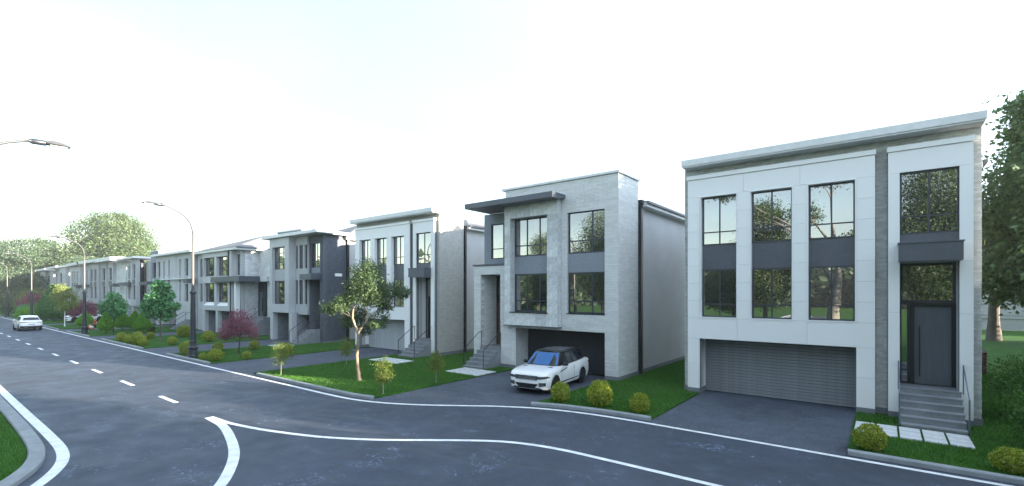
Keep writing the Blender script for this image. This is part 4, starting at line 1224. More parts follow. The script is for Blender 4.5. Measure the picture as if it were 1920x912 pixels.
# --- grass blades: one scatter of real blades per near lawn
def blades(lawn, poly_test, x0, x1, y0, y1, dens, seed, name='grass', h=(.05, .10)):
    rng = np.random.default_rng(seed)
    n = int((x1 - x0) * (y1 - y0) * dens)
    X = rng.uniform(x0, x1, n); Y = rng.uniform(y0, y1, n)
    ok = poly_test(X, Y); X, Y = X[ok], Y[ok]; n = len(X)
    a = rng.uniform(0, 6.283, n); w = rng.uniform(.006, .012, n); hh = rng.uniform(h[0], h[1], n)
    le = rng.normal(size=(n, 2)) * .03
    z = np.full(n, .055)
    V = np.stack([np.stack([X - np.cos(a) * w, Y - np.sin(a) * w, z], 1), np.stack([X + np.cos(a) * w, Y + np.sin(a) * w, z], 1), np.stack([X + le[:, 0], Y + le[:, 1], z + hh], 1)], 1).reshape(-1, 3)
    F = np.arange(n * 3).reshape(-1, 3)
    o = np_mesh(name, V, F, 'blade', lawn); o['kind'] = 'stuff'
    return o
ex = np.array([p[0] for p in EDGE]); ey = np.array([p[1] for p in EDGE])
north_y = lambda X: np.interp(X, ex, ey) + .52
def not_in(X, Y, rects):
    ok = np.ones(len(X), bool)
    for a, b, c, d in rects: ok &= ~((X > a) & (X < b) & (Y > c) & (Y < d))
    return ok
HR = [(-7.1, 2.6, 21.3, 60), (-17.8, -10.2, 21.6, 60), (-19.9, -17.3, 21.6, 60), (.42, 2.02, 19.78, 22), (-19.27, -17.72, 20.1, 22), (-33.6, -23.6, 22.3, 60), (-26.0, -24.4, 20.8, 23),
      (-.74, 2.0, 18.27, 19.71), (-26.05, -23.3, 18.52, 19.92), (-18.96, -16.61, 18.41, 19.96), (-46, -37.7, 22, 60), (-39.8, -38.2, 20.3, 23)]
blades(lawns[0], lambda X, Y: (Y > north_y(X)) & not_in(X, Y, HR), -.76, 9, 15.9, 36, 520, 1)
blades(lawns[1], lambda X, Y: (Y > north_y(X)) & not_in(X, Y, HR), -10.8, -6.34, 15.3, 36, 520, 2)
blades(lawns[2], lambda X, Y: (Y > north_y(X)) & not_in(X, Y, HR), -26.85, -16.65, 11.7, 26, 420, 3)
blades(lawns[3], lambda X, Y: (Y > north_y(X)) & not_in(X, Y, HR), -39.8, -32.7, 11.7, 24, 160, 4)
wx = np.array([p[0] for p in WEST[:60]]); wy = np.array([p[1] for p in WEST[:60]])
def verge_ok(X, Y):
    w = np.array(WEST); i = np.argsort(w[:, 0]); 
    lim = np.interp(X, w[i, 0], w[i, 1]) - .42
    return (Y < lim) & (X < -14.35)
blades(verge, verge_ok, -32, -14.3, -6, 2.4, 520, 5)

# --- right hand side: big leaves near, bushes, brick wall, far trunk and pale wall
def bush(x, y, w, h, label, seed, leafm='leaf_bush', n=6000, size=.10, group=None, name='bush'):
    rng = np.random.default_rng(seed)
    t = thing(name, label, 'bush', (x, y, .05), group)
    bl = [(0, 0, h * .55, w * .5, w * .5, h * .45)] + [(math.cos(a) * w * .28, math.sin(a) * w * .28, h * (.35 + .25 * (i % 2)), w * .32, w * .32, h * .34) for i, a in enumerate(np.arange(0, 6.2, 1.25))]
    P, N = crown_pts(bl, n, rng, .17, 22, .72)
    P[:, 2] = np.maximum(P[:, 2], .04)
    V, F = leaves(P, N, size, rng, .5, up=.4)
    np_mesh('foliage', V, F, leafm, t)
    mb = MB()
    for k in range(7):
        a = k * .9
        limb(mb, (x, y, 0), (x + math.cos(a) * w * .3, y + math.sin(a) * w * .3, h * .6), .03, .008, rng, 4, n=5)
    mb.build('stem', 'bark', t)
    return t
bush(4.15, 19.2, 2.4, 1.9, 'large dark green bush at the right edge, above the last round shrub', 71, n=9000, size=.09)
bush(4.3, 23.3, 2.6, 2.3, 'second dark bush behind the large one, beside the grey brick corner', 72, n=8000, size=.1)
bw = thing('garden_wall', 'low red brick garden wall end with a rounded top behind the nearest house', 'wall', (3.2, 35.3, 0))
mb = MB(); pr = [(2.2, .03), (4.3, .03), (4.3, 1.2)] + [(4.3 - .5 + .5 * math.cos(a), 1.2 + .35 * math.sin(a)) for a in np.linspace(.3, 1.57, 5)] + [(2.2, 1.55)]
mb.prism(pr, 'y', 35.2, 35.6); mb.build('wall_core', 'mortar', bw)
bricks(bw, 'y', 2.2, 4.3, .06, 1.22, 35.2, .23, .085, 'brick_red', (), .03, seed=5)
bricks(bw, 'y', 2.2, 4.0, 1.22, 1.5, 35.2, .23, .085, 'brick_red', (), .03, seed=6)
pw = thing('boundary_wall', 'long pale rendered wall with ledges behind the far trunk at right', 'wall', (14, 80, 0))
box('wall_panel', 'pale_wall', pw, -4, 60, 79, 79.4, 0, 4.6)
box('ledge', 'pale_wall', pw, -4.02, 60, 78.86, 78.997, 1.35, 1.5)
box('ledge', 'pale_wall', pw, -4.02, 60, 78.9, 78.998, 1.75, 1.82)
box('coping', 'fascia', pw, -4.05, 60.05, 78.85, 79.5, 4.602, 4.75)
tree('shade_tree', 'big dark tree with a thick bare trunk on the grass behind the nearest house', 'tree', (7.82, 60.67, 0),
     [(2, 0, 11, 4, 4, 3.5), (-.5, 1, 8.2, 3.2, 3.2, 2.4), (4.5, 0, 8, 5, 5, 3), (5, -1, 15, 4, 4, 4), (7, 2, 12, 5, 5, 4), (-.5, -3, 5.9, 3.0, 3.0, 1.5), (3, -3, 5.7, 4, 4, 1.5)], 70000, .32, 'leaf_dark', 'bark', .45, .3, 81, 'dark trees behind the nearest house', .2, 26, .55)
tree('shade_tree', 'dark leafy tree filling the gap between the nearest house and the right edge', 'tree', (11.2, 38, 0),
     [(-2.2, 0, 9.5, 3.4, 3.4, 3.5), (-3.2, -.5, 5.8, 2.6, 2.6, 2.4), (.5, 0, 12, 4, 4, 3.6), (1.5, 1, 7, 4, 4, 3), (-2.5, 1, 12.8, 2.6, 2.6, 2.6)], 70000, .22, 'leaf_dark', 'bark', .3, .3, 82, 'dark trees behind the nearest house', .2, 26, .6)
tree('shade_tree', 'sunlit leafy tree just behind the right corner of the nearest house', 'tree', (6.9, 30, 0),
     [(-.7, 0, 11.3, 2.0, 2.0, 1.6), (-1.6, 0, 9.4, 1.7, 1.7, 1.6), (-1.9, 0, 7.6, 1.4, 1.4, 1.2), (.6, 0, 12.9, 1.9, 1.9, 1.5), (-1.3, 0, 12.0, 1.4, 1.4, 1.2), (2.4, 0, 12.8, 2.0, 2.0, 1.8), (-2.3, 0, 5.0, 1.2, 1.2, 1.2), (1.2, .3, 10.2, 2.2, 2.2, 1.8), (-1.3, .2, 7.4, 1.9, 1.9, 1.5), (.9, -.3, 7.6, 2.2, 2.2, 1.7), (-1.2, 0, 5.6, 1.8, 1.8, 1.2), (1.2, 0, 5.4, 2.2, 2.2, 1.4), (3, 0, 8.4, 2.4, 2.4, 2.2)], 64000, .19, 'leaf_mid', 'bark', .2, .3, 84, 'dark trees behind the nearest house', .2, 26, .55, .7)
# near tree whose large leaves hang in from the right edge
nt_ = tree('broadleaf_tree', 'near tree with large pointed leaves hanging in from the right edge of the view', 'tree', (6.2, 12.4, 0),
     [(-2.75, .6, 6.9, 1.0, 1.0, .7), (.2, 0, 8.0, 2.0, 2.0, 1.4), (-2.9, .7, 5.9, .9, .9, .6), (.6, -.6, 6.6, 2.2, 2.2, 1.4), (-3.1, 1.0, 5.0, .6, .6, .45), (-.6, .4, 5.6, 1.4, 1.4, 1.0)], 7500, .18, 'leaf_near', 'bark', .16, .3, 83, None, .2, 20, .5, .75, .5)
rng = np.random.default_rng(9)
lm = []
for k in range(3):
    pts = [(0, 0, 0), (.28, .30, .03), (.42, .12, .0), (1, 0, -.16), (.42, -.12, .0), (.28, -.30, .03), (-.02, .16, -.02), (-.02, -.16, -.02), (.45, 0, .05)]
    v = [(x, y * (1 + .1 * k), z - .05 * k * x) for x, y, z in pts]
    f = [(0, 8, 1), (0, 1, 6), (1, 8, 2), (2, 8, 3), (3, 8, 4), (4, 8, 5), (5, 8, 0), (0, 7, 5)]
    me = bpy.data.meshes.new('leaf'); me.from_pydata(v, [], f); me.materials.append(M['leaf_near']); lm.append(me)
tw = MB()
for bx_, by_, bz_, n_, sp in ((2.3, 12.6, 7.0, 44, .5), (2.3, 12.6, 6.4, 46, .45), (1.75, 12.8, 5.3, 60, .40), (1.85, 12.6, 4.85, 50, .40), (2.35, 12.4, 4.3, 16, .28), (2.4, 12.8, 3.35, 14, .2), (2.3, 12.6, 5.8, 40, .42), (2.55, 13.0, 7.5, 26, .35)):
    c = np.array((bx_, by_, bz_)); e = np.array((5.9, 12.4, bz_ + .6))
    lp = limb(tw, e, c, .025, .005, rng, 6, .1, 5)
    for q in range(n_):
        t_ = rng.uniform(.5, 1.0); p = e + (c - e) * t_ + rng.normal(size=3) * np.array([sp * .5, sp * .6, sp * .5])
        o = bpy.data.objects.new('leaf', lm[q % 3]); org = ORI[nt_]
        o.location = p - np.array(org); s_ = rng.uniform(.12, .21); o.scale = (s_, s_, s_)
        o.rotation_euler = (rng.normal() * .5, .75 + rng.normal() * .35, rng.uniform(2.2, 5.6)); link(o, nt_)
tw.build('twig', 'bark', nt_)

# --- big trees at the far end of the street and behind the houses
GB = 'big trees behind the far end of the row'
tree('big_tree', 'huge domed tree rising behind the far houses', 'tree', (-176, 38, 0),
     [(0, 0, 19, 11, 11, 7), (-8, 0, 15, 9, 9, 6), (8, 0, 14, 9, 9, 6), (-14, 0, 11, 8, 8, 5), (14, 2, 11, 8, 8, 5), (3, -6, 12, 9, 9, 6), (-5, -5, 10, 9, 9, 5.5), (0, 0, 24, 7, 7, 3.6), (-10, 2, 19.5, 6, 6, 3.5), (8, 0, 20, 6, 6, 4), (-20, 0, 8, 6, 6, 4), (20, 0, 7.5, 6, 6, 4), (10, -5, 8, 6, 6, 4), (17, 0, 15, 5, 5, 3.4), (25, 2, 11, 6, 6, 3.6), (-15, 0, 15.5, 5, 5, 3.2)],
     90000, .5, 'leaf_far', 'bark', .9, .25, 91, GB, .15, 40, .7, .6)
FT = [(-178, 22, 19.5, 11, 'broad layered tree at the far end of the street, left of the huge domed tree', 92), (-205, 15, 21, 12, 'pale layered tree at the left edge of the view, beyond the far lamps', 93),
      (-158, 29, 13.5, 9, 'dense lower tree between the far layered tree and the last white house', 94), (-240, -4, 24, 13, 'tall tree beyond the far left end of the road', 95), (-119, 44, 14, 10, 'dense dark tree directly behind the far flat roofs', 96), (-104, 50, 15.0, 10, 'sunlit pale tree at the right foot of the huge domed tree', 97)]
for x, y, h_, w_, lab, sd in FT:
    tree('big_tree', lab, 'tree', (x, y, 0), [(0, 0, h_ * .82, w_ * .5, w_ * .5, h_ * .15), (w_ * .35, 0, h_ * .66, w_ * .5, w_ * .5, h_ * .13), (-w_ * .35, 1, h_ * .62, w_ * .55, w_ * .55, h_ * .13), (0, -w_ * .4, h_ * .52, w_ * .6, w_ * .6, h_ * .14), (w_ * .5, -2, h_ * .4, w_ * .5, w_ * .5, h_ * .14), (-w_ * .55, -2, h_ * .38, w_ * .5, w_ * .5, h_ * .14), (0, -3, h_ * .25, w_ * .7, w_ * .7, h_ * .16)],
         44000, .42, 'leaf_far2' if sd != 97 else 'leaf_far', 'bark', .5, .2, sd, GB, .16, 30, .6, .6)
# low shrubs at the far end of the lawn
GL = 'low bushes at the far end of the lawns'
for x, y, w_, h_, lm_, lab, sd in ((-112, 14.0, 4.2, 1.9, 'leaf_con', 'bright green low bush behind the white car on the road', 101), (-118, 15.2, 5, 2.4, 'leaf_broad', 'blue green low bush under the reddish maple', 102), (-136, 17.5, 6, 5.2, 'leaf_yel', 'yellow green bush left of the reddish maple', 103),
                                   (-150, 15.5, 6, 4.4, 'leaf_far', 'bush beside the farthest street lamps', 104), (-168, 18, 9, 5.5, 'leaf_far', 'broad hedge bush at the left edge beneath the far trees', 105), (-108, 16.5, 4, 1.8, 'leaf_bush', 'dark low bush between the tall conifer and the reddish maple', 106), (-158, 20, 8, 6.5, 'leaf_far2', 'grey green bush in front of the last white house', 107)):
    bush(x, y, w_, h_, lab, sd, lm_, 5000, .22, GL)

# --- trees across the street, seen mirrored in the windows, and unseen ones added past the right edge to shade road and lawn
GO = 'trees on the opposite side of the street'
tree('plane_tree', 'pale forked trunk tree across the street, mirrored in the nearest windows', 'tree', (-3.4, -7, 0),
     [(0, 0, 15.5, 3.0, 3.0, 1.6), (-2.4, 0, 11.4, 1.5, 1.5, 1.0), (2.2, 1, 8.6, 1.7, 1.7, 1.2), (-1.6, -2, 7.6, 1.6, 1.6, .9), (-5.8, 1, 11.6, 1.7, 1.7, .9), (-8.6, .5, 14.0, 1.4, 1.4, .7)], 14000, .18, 'leaf_dark', 'bark_plane', .62, .42, 111, GO, .2, 24, .5, .55, limb_r=.85, trunk_top=8.2)
OT = [(3.6, -8, 15.5, 6.0, 112), (-9.2, -9, 13.4, 4.6, 113), (-20, -7, 14.2, 6.2, 114), (-27.5, -10, 15, 6.6, 115), (-14, -17, 9, 6.2, 116), (-35, -9, 12.2, 5.8, 117), (-24, -18, 9, 7, 118), (-55, -12, 8.5, 5.2, 119), (13, -9, 13, 6, 120), (-72, -10, 7.5, 5.5, 121), (-95, -9, 8, 6, 122)]
OL = ['dense tall tree across the street, mirrored in the window above the nearest front door', 'tall narrow tree across the street, mirrored in the middle window of the nearest house', 'tall tree across the street opposite the first driveway lawn', 'tallest leafy tree across the street, mirrored in the second house',
      'lower tree behind the row across the street, opposite the nearest driveway', 'tree across the street mirrored in the left windows of the second house', 'lower tree behind the row across the street, opposite the second house', 'short tree across the street opposite the fourth house',
      'tall tree across the street past the right end of the nearest house', 'short tree across the street opposite the long pale townhouse', 'short tree farthest along the opposite side of the street']
for i, (x, y, h_, w_, sd) in enumerate(OT):
    tree('plane_tree', OL[i], 'tree', (x, y, 0),
         [(0, 0, h_ * .8, w_ * .4, w_ * .4, h_ * .2), (w_ * .25, 0, h_ * .6, w_ * .4, w_ * .4, h_ * .2), (-w_ * .25, .3, h_ * .55, w_ * .42, w_ * .42, h_ * .2), (0, w_ * .2, h_ * .4, w_ * .42, w_ * .42, h_ * .17), (0, -w_ * .3, h_ * .42, w_ * .4, w_ * .4, h_ * .2)],
         (70000 if i == 0 else 45000) if i in (0, 1, 2, 3, 5) else 9000, .18 if i in (0, 1, 2, 3, 5) else .3, 'leaf_far' if i % 2 else 'leaf_main', 'bark', .24, .3, sd, GO, .2, 24, .5)
GR = 'trees past the right edge of the view'
for x, y, h_, w_, sd in ((13.0, 13.6, 11, 6, 131), (19, 12.5, 11, 6.5, 132), (13, 20.5, 6.4, 5.5, 133), (27, 16, 12, 8, 134), (16, 7, 10, 6, 135), (27, 7, 12, 8, 136), (15.5, 25, 6.6, 6, 137), (34, 23, 8, 8, 138), (21, 22, 6, 6, 139), (24, 36, 11, 8, 140), (20, 46, 12, 8, 141), (16, 30, 8, 6, 142), (15.5, 38, 5, 7, 143), (19, 50, 6, 9, 144), (24, 60, 7, 10, 145)):
    tree('shade_tree', 'leafy %s tree past the right edge of the view, %s the pavement line' % ('tall' if h_ > 9 else 'low', 'beyond' if y > 15.5 else 'short of'), 'tree', (x, y, 0),
         [(0, 0, h_ * .8, w_ * .42, w_ * .42, h_ * .2), (w_ * .25, 0, h_ * .55, w_ * .42, w_ * .42, h_ * .22), (-w_ * .25, .3, h_ * .5, w_ * .42, w_ * .42, h_ * .22), (0, w_ * .2, h_ * .28, w_ * .45, w_ * .45, h_ * .2), (0, -w_ * .3, h_ * .32, w_ * .45, w_ * .45, h_ * .22)],
         8000, .34, 'leaf_dark', 'bark', .22, .25, sd, GR, .2, 24, .5)

# --- a wood added to hide the orange horizon (across the street and past the right edge), one mass
def added_wood():
    rng = np.random.default_rng(200)
    P = []; Nn = []
    ang = np.concatenate([rng.uniform(R(178), R(372), 900)])
    for a in ang:
        d = rng.uniform(120, 170); c = np.array([math.cos(a) * d, math.sin(a) * d, rng.uniform(3, 10)])
        n = 60; dr = _norm(rng.normal(size=(n, 3))); r = rng.uniform(3.5, 6)
        P.append(c + dr * r * rng.uniform(.7, 1, (n, 1))); Nn.append(dr)
    P = np.concatenate(P); Nn = np.concatenate(Nn); P[:, 2] = np.maximum(P[:, 2], 0)
    V, F = leaves(P, Nn, 2.4, rng, .7)
    o = np_mesh('added_wood', V, F, 'leaf_far2'); tag(o, 'wood closing the horizon across the street, seen only mirrored', 'wood', kind='stuff')
added_wood()

# ------------------------------------------------------------------ street lamps
def lamp(label, x, y, flip=1, group='tall black street lamps'):
    t = thing('street_lamp', label, 'street lamp', (x, y, 0), group)
    mb = MB(); mb.box(x - .36, x + .36, y - .36, y + .36, 0, .15); mb.build('base_plate', 'lamp_black', t)
    prof = [(.30, .15), (.30, .20), (.27, .24), (.25, .58), (.27, .62), (.31, .66), (.31, .74), (.26, .78), (.20, .84), (.185, 1.05), (.21, 1.09), (.21, 1.15), (.175, 1.2), (.165, 1.6), (.14, 4.3)]
    MB().lathe(prof, (x, y, 0), 16).build('lower_post', 'lamp_black', t, smooth=False)
    MB().lathe([(.125, 4.3), (.18, 4.33), (.19, 4.38), (.18, 4.44), (.12, 4.5), (.085, 4.7), (.075, 4.8)], (x, y, 0), 14).build('collar', 'lamp_black', t, smooth=True)
    MB().lathe([(.085, 4.4), (.082, 4.9), (.076, 7.4), (.066, 7.45), (.06, 8.3)], (x, y, 0), 12).build('upper_pole', 'lamp_steel', t, smooth=True)
    arc = [(0, 8.28), (-.04, 8.62), (-.16, 9.0), (-.38, 9.33), (-.72, 9.6), (-1.12, 9.81), (-1.5, 9.95), (-1.75, 10.0)]
    mb = MB(); mb.tube([(x, y + flip * a, z) for a, z in arc], [.06, .058, .056, .054, .052, .05, .05, .05], 9); mb.build('arm', 'lamp_arm', t, smooth=True)
    e = y + flip * -1.65
    mb = MB(); mb.tube([(x, e, 10.0), (x, e - flip * .08, 10.0), (x, e - flip * .42, 10.01), (x, e - flip * .5, 10.01)], [.06, .105, .105, .07], 10)
    hd = mb.build('lamp_adapter', 'lamp_black', t, smooth=True)
    mb = MB(); n = 9; top = []; bot = []
    for i in range(n):
        q = i / (n - 1); yy = e - flip * (.46 + .68 * q); w = .20 * math.sqrt(max(0.02, 1 - (2 * q - .85) ** 2 * .55)); zt = 10.03 + .10 * math.sin(math.pi * min(1, q * .9 + .15))
        top += [(x - w, yy, 10.0), (x - w * .7, yy, zt), (x + w * .7, yy, zt), (x + w, yy, 10.0), (x + w * .8, yy, 9.975), (x - w * .8, yy, 9.975)]
    mb.v = top
    for i in range(n - 1):
        for k in range(6): mb.f.append((i * 6 + k, i * 6 + (k + 1) % 6, (i + 1) * 6 + (k + 1) % 6, (i + 1) * 6 + k))
    mb.f.append(tuple(range(6))); mb.f.append(tuple((n - 1) * 6 + k for k in range(5, -1, -1)))
    h = mb.build('lamp_head', 'lamp_arm', t, smooth=False, merge=True)
    box('lens', 'lamp_lens', h, x - .09, x + .09, min(e - flip * .56, e - flip * 1.04), max(e - flip * .56, e - flip * 1.04), 9.955, 9.974)
    return t
LP = lamp('nearest street lamp on the far kerb, standing among round shrubs left of the purple maple', -36.42, 12.11)
for x, y, lab in ((-66.3, 12.05, 'second street lamp from the right, beside the small conifers and the child'), (-99.0, 12.1, 'third street lamp, rising right behind the white car on the road'),
                  (-124.5, 12.1, 'fourth street lamp, left of the white car on the road'), (-150.0, 12.1, 'farthest street lamp at the left edge of the view')):
    dup(LP, (x, y, 0), 0, 1, lab)
dup(LP, (-24.9, 1.32, 0), math.pi, 1, 'street lamp whose arm and head reach in from the left edge against the sky')

# ------------------------------------------------------------------ cars
def lerp(a, b, t): return a + (b - a) * t
def interp(x, pts):
    for (a, va), (b, vb) in zip(pts, pts[1:]):
        if x <= b: return lerp(va, vb, max(0, min(1, (x - a) / (b - a + 1e-9))))
    return pts[-1][1]

def make_car(label, paint='car_white', roof_m='car_black', two_tone=True, coupe=0.0, cat='suv', L=4.8, Hh=1.72, shield='car_shield'):
    """car along local Y, nose at -Y; body lofted from cross sections with cut wheel arches"""
    t = thing('parked_car' if two_tone or paint == 'car_dark' else 'car', label, cat)
    W = .965; WF, WR, RA = .90, L - 1.02, .43
    top = [(0, .80), (.03, .87), (.10, .93), (.25, .975), (.5, 1.01), (1.0, 1.065), (1.35, 1.095), (2.0, 1.10), (3.0, 1.13), (4.0, 1.165), (L - .30, 1.165), (L - .15, 1.12), (L - .04, 1.03), (L, .93)]
    wid = [(0, .66), (.02, .74), (.06, .81), (.12, .87), (.22, .915), (.38, .945), (.6, .962), (1.2, .965), (2.4, .955), (3.5, .968), (L - .45, .955), (L - .22, .93), (L - .10, .88), (L - .03, .82), (L, .74)]
    bot = [(0, .34), (.05, .27), (.3, .24), (L - .5, .26), (L - .1, .36), (L, .42)]
    ss = sorted(set([0, .02, .06, .12, .22, .38] + [round(c + RA * math.cos(a), 4) for c in (WF, WR) for a in np.linspace(0, math.pi, 13)] + [WF - RA - .001, WF + RA + .001, WR - RA - .001, WR + RA + .001, 1.35, 1.6, 1.9, 2.2, 2.5, 2.8, L - .45, L - .30, L - .22, L - .15, L - .10, L - .04, L - .03, L]))
    def zb(s):
        for c in (WF, WR):
            d = abs(s - c)
            if d < RA: return .37 + math.sqrt(RA * RA - d * d)
        return interp(s, bot)
    mb = MB(); k = 0; per = 8
    for s in ss:
        w, zt, b = interp(s, wid), interp(s, top), zb(s); y = s - L / 2
        arch = b > .37 - 1e-6 and any(abs(s - c) < RA for c in (WF, WR))
        fl = .012 if arch else 0
        sh = zt - .07
        half = [(w - (.0 if arch else .05), b), (w + fl, max(b + .02, lerp(b, sh, .28))), (w + fl, max(b + .03, lerp(b, sh, .62))), (w - .012, sh), (w - .05, zt - .02), (w - .13, zt), (w * .5, zt + .022), (0, zt + .03)]
        mb.v += [(x, y, z) for x, z in half] + [(-x, y, z) for x, z in half]
    n = len(ss)
    for i in range(n - 1):
        for sd in (0, 8):
            for q in range(7):
                a, b_, c, d = i * 16 + sd + q, (i + 1) * 16 + sd + q, (i + 1) * 16 + sd + q + 1, i * 16 + sd + q + 1
                mb.f.append((a, b_, c, d) if sd == 0 else (a, d, c, b_))
    mb.f.append(tuple(range(0, 8)) + tuple(range(15, 7, -1)))
    e = (n - 1) * 16; mb.f.append(tuple(e + i for i in range(8, 16)) + tuple(e + i for i in range(7, -1, -1)))
    body = mb.build('body', paint, t, smooth=True, merge=True)
    md = body.modifiers.new('edge', 'EDGE_SPLIT'); md.split_angle = R(38)
    # dark underbody that fills the wheel wells
    u = MB().box(-.70, .70, -L / 2 + .12, L / 2 - .14, .25, .80); u.build('underbody', 'car_black', t)
    # greenhouse: base loop at the belt, upper loop at the roof edge
    zr = Hh
    base = [(.62, 1.20, 1.085), (.80, 1.42, 1.09), (.885, 1.95, 1.10), (.885, 3.2, 1.13), (.86, 4.05, 1.16), (.76, L - .34 - .1 * coupe, 1.165), (.4, L - .24, 1.165)]
    roof = [(.44, 1.90, zr - .075), (.62, 1.98, zr - .085), (.695, 2.30, zr - .05), (.705, 3.1, zr - .03 - .03 * coupe), (.68, 3.75, zr - .06 - .12 * coupe), (.62, L - .62, zr - .12 - .16 * coupe), (.40, L - .52, zr - .11 - .15 * coupe)]
    def loop(pts): return [(x, s - L / 2, z) for x, s, z in pts] + [(-x, s - L / 2, z) for x, s, z in reversed(pts)]
    b0, r0 = loop(base), loop(roof); m_ = len(b0)
    mb = MB(); mb.v = b0 + r0
    for i in range(m_):
        j = (i + 1) % m_; mb.f.append((i, j, m_ + j, m_ + i))
    mb.build('cabin', 'car_black' if two_tone else paint, t, merge=True)
    # roof skin, gently domed
    mb = MB(); N5 = 7
    for q in range(N5):
        p = roof[q]
        for f in (-1, -.8, -.4, 0, .4, .8, 1):
            mb.v.append((p[0] * f, p[1] - L / 2, p[2] + .035 * (1 - f * f) + .004))
    for q in range(N5 - 1):
        for f in range(6):
            a = q * 7 + f; mb.f.append((a, a + 1, a + 8, a + 7))
    mb.build('roof', roof_m, t, smooth=True)
    # glass roof plate (sky reflection put into its pale colour) for the two tone car
    if two_tone:
        mb = MB()
        for q in (2, 3, 4):
            p = roof[q]
            for f in (-.74, -.35, 0, .35, .74): mb.v.append((p[0] * f, p[1] - L / 2 + (.02 if q == 2 else 0), p[2] + .035 * (1 - f * f) + .012))
        for q in range(2):
            for f in range(4):
                a = q * 5 + f; mb.f.append((a, a + 1, a + 6, a + 5))
        mb.build('roof_glass', 'roof_sky', t, smooth=True)
    # windows: quads set slightly proud of the cabin faces
    def pane(name, m, A, B, C, D, u0, u1, v0, v1, off, ux=None):
        A, B, C, D = [np.array(q, float) for q in (A, B, C, D)]
        nrm = np.cross(B - A, D - A); nrm /= np.linalg.norm(nrm)
        def P(u, v): return (A * (1 - u) + B * u) * (1 - v) + (D * (1 - u) + C * u) * v + nrm * off
        us = ux or (u0, u1, u1, u0)
        pts = [P(us[0], v0), P(us[1], v0), P(us[2], v1), P(us[3], v1)]
        mb = MB(); mb.v = [tuple(p) for p in pts] + [tuple(p - nrm * .02) for p in pts]
        mb.f = [(0, 1, 2, 3), (0, 4, 5, 1), (1, 5, 6, 2), (2, 6, 7, 3), (3, 7, 4, 0)]
        return mb.build(name, m, t)
    Y = lambda s: s - L / 2
    # windscreen in three facets joined as one shell
    mb = MB(); rows = 4
    for v in range(rows + 1):
        q = .05 + .88 * v / rows
        for f in (-1, -.8, -.4, 0, .4, .8, 1):
            af = abs(f)
            bx, bs, bz = lerp(0, .77, af), 1.19 + .19 * af ** 2.2, 1.10
            tx, ts, tz = lerp(0, .61, af), 1.89 + .07 * af ** 2.2, zr - .07
            x_ = lerp(bx, tx, q) * (1 if f >= 0 else -1)
            mb.v.append((x_, Y(lerp(bs, ts, q)) - .012, lerp(bz, tz, q) + .012))
    for v in range(rows):
        for f in range(6):
            a = v * 7 + f; mb.f.append((a, a + 1, a + 8, a + 7))
    mb.build('windshield', shield, t, smooth=True)
    for sd in (1, -1):
        def side(name, sa, sb, ta, tb, za, zc, m='car_glass'):
            # lower edge from sa to sb, upper edge from ta to tb along the car
            def at(s, hgt):
                lo = np.array((interp(s, [(p[1], p[0]) for p in base]), Y(s), interp(s, [(p[1], p[2]) for p in base])))
                hi = np.array((interp(s, [(p[1], p[0]) for p in roof]), Y(s), interp(s, [(p[1], p[2]) for p in roof])))
                p = lo * (1 - hgt) + hi * hgt; return (sd * (p[0] + .016), p[1], p[2])
            mb = MB(); q = [at(sa, za), at(sb, za), at(tb, zc), at(ta, zc)]
            mb.v = q + [(p[0] - sd * .02, p[1], p[2]) for p in q]
            mb.f = [(0, 1, 2, 3), (0, 4, 5, 1), (1, 5, 6, 2), (2, 6, 7, 3), (3, 7, 4, 0)]
            mb.build(name, m, t)
        side('side_window', 1.84, 2.74, 2.22, 2.70, .06, .86); side('side_window', 2.86, 3.70, 2.84, 3.42, .06, .86); side('side_window', 3.80, 4.20, 3.52, 3.76, .10, .80)
    bz0, rz0 = 1.18, zr - .13 - .15 * coupe
    mb = MB()
    for v in range(4):
        q = .08 + .8 * v / 3
        for f in (-1, -.55, 0, .55, 1):
            x_ = f * lerp(.72, .55, q); mb.v.append((x_, Y(lerp(L - .235, L - .515, q)) + .026 - .09 * (x_ / .72) ** 2, lerp(bz0, rz0, q) + .01))
    for v in range(3):
        for f in range(4):
            a = v * 5 + f; mb.f.append((a, a + 5, a + 6, a + 1))
    mb.build('rear_window', 'car_glass', t, smooth=True)
    mb = MB(); yy = Y(L - .62); mb.box(-.62, .62, yy, yy + .24, rz0 + .005, rz0 + .035); mb.build('spoiler', 'car_black' if two_tone else paint, t)
    # strips that follow the plan curve of nose or tail
    def wrap(name, m, path, z0, z1, sd, off=.01, thick=.03, taper=1.0):
        mb = MB(); n_ = len(path)
        for i, (s, x) in enumerate(path):
            q = i / (n_ - 1); zm = (z0 + z1) / 2; hh = (z1 - z0) / 2 * lerp(1, taper, q)
            ox = off if s > .03 and s < L - .03 else 0; oy = (-off if s < L / 2 else off)
            mb.v += [(sd * (x + ox), Y(s) + oy, zm - hh + q * .02), (sd * (x + ox), Y(s) + oy, zm + hh + q * .02), (sd * (x - thick), Y(s) - oy * 2, zm + hh), (sd * (x - thick), Y(s) - oy * 2, zm - hh)]
        for i in range(n_ - 1):
            for k_ in range(4):
                a, b2 = i * 4 + k_, i * 4 + (k_ + 1) % 4; mb.f.append((a, b2, b2 + 4, a + 4))
        mb.f += [(0, 1, 2, 3), tuple((n_ - 1) * 4 + i for i in (3, 2, 1, 0))]
        return mb.build(name, m, t)
    nose = [(0, .50), (0, .66), (.02, .74), (.06, .81), (.12, .87), (.22, .915), (.34, .938)]
    tail = [(L, .42), (L, .74), (L - .03, .82), (L - .10, .88), (L - .22, .93), (L - .34, .942)]
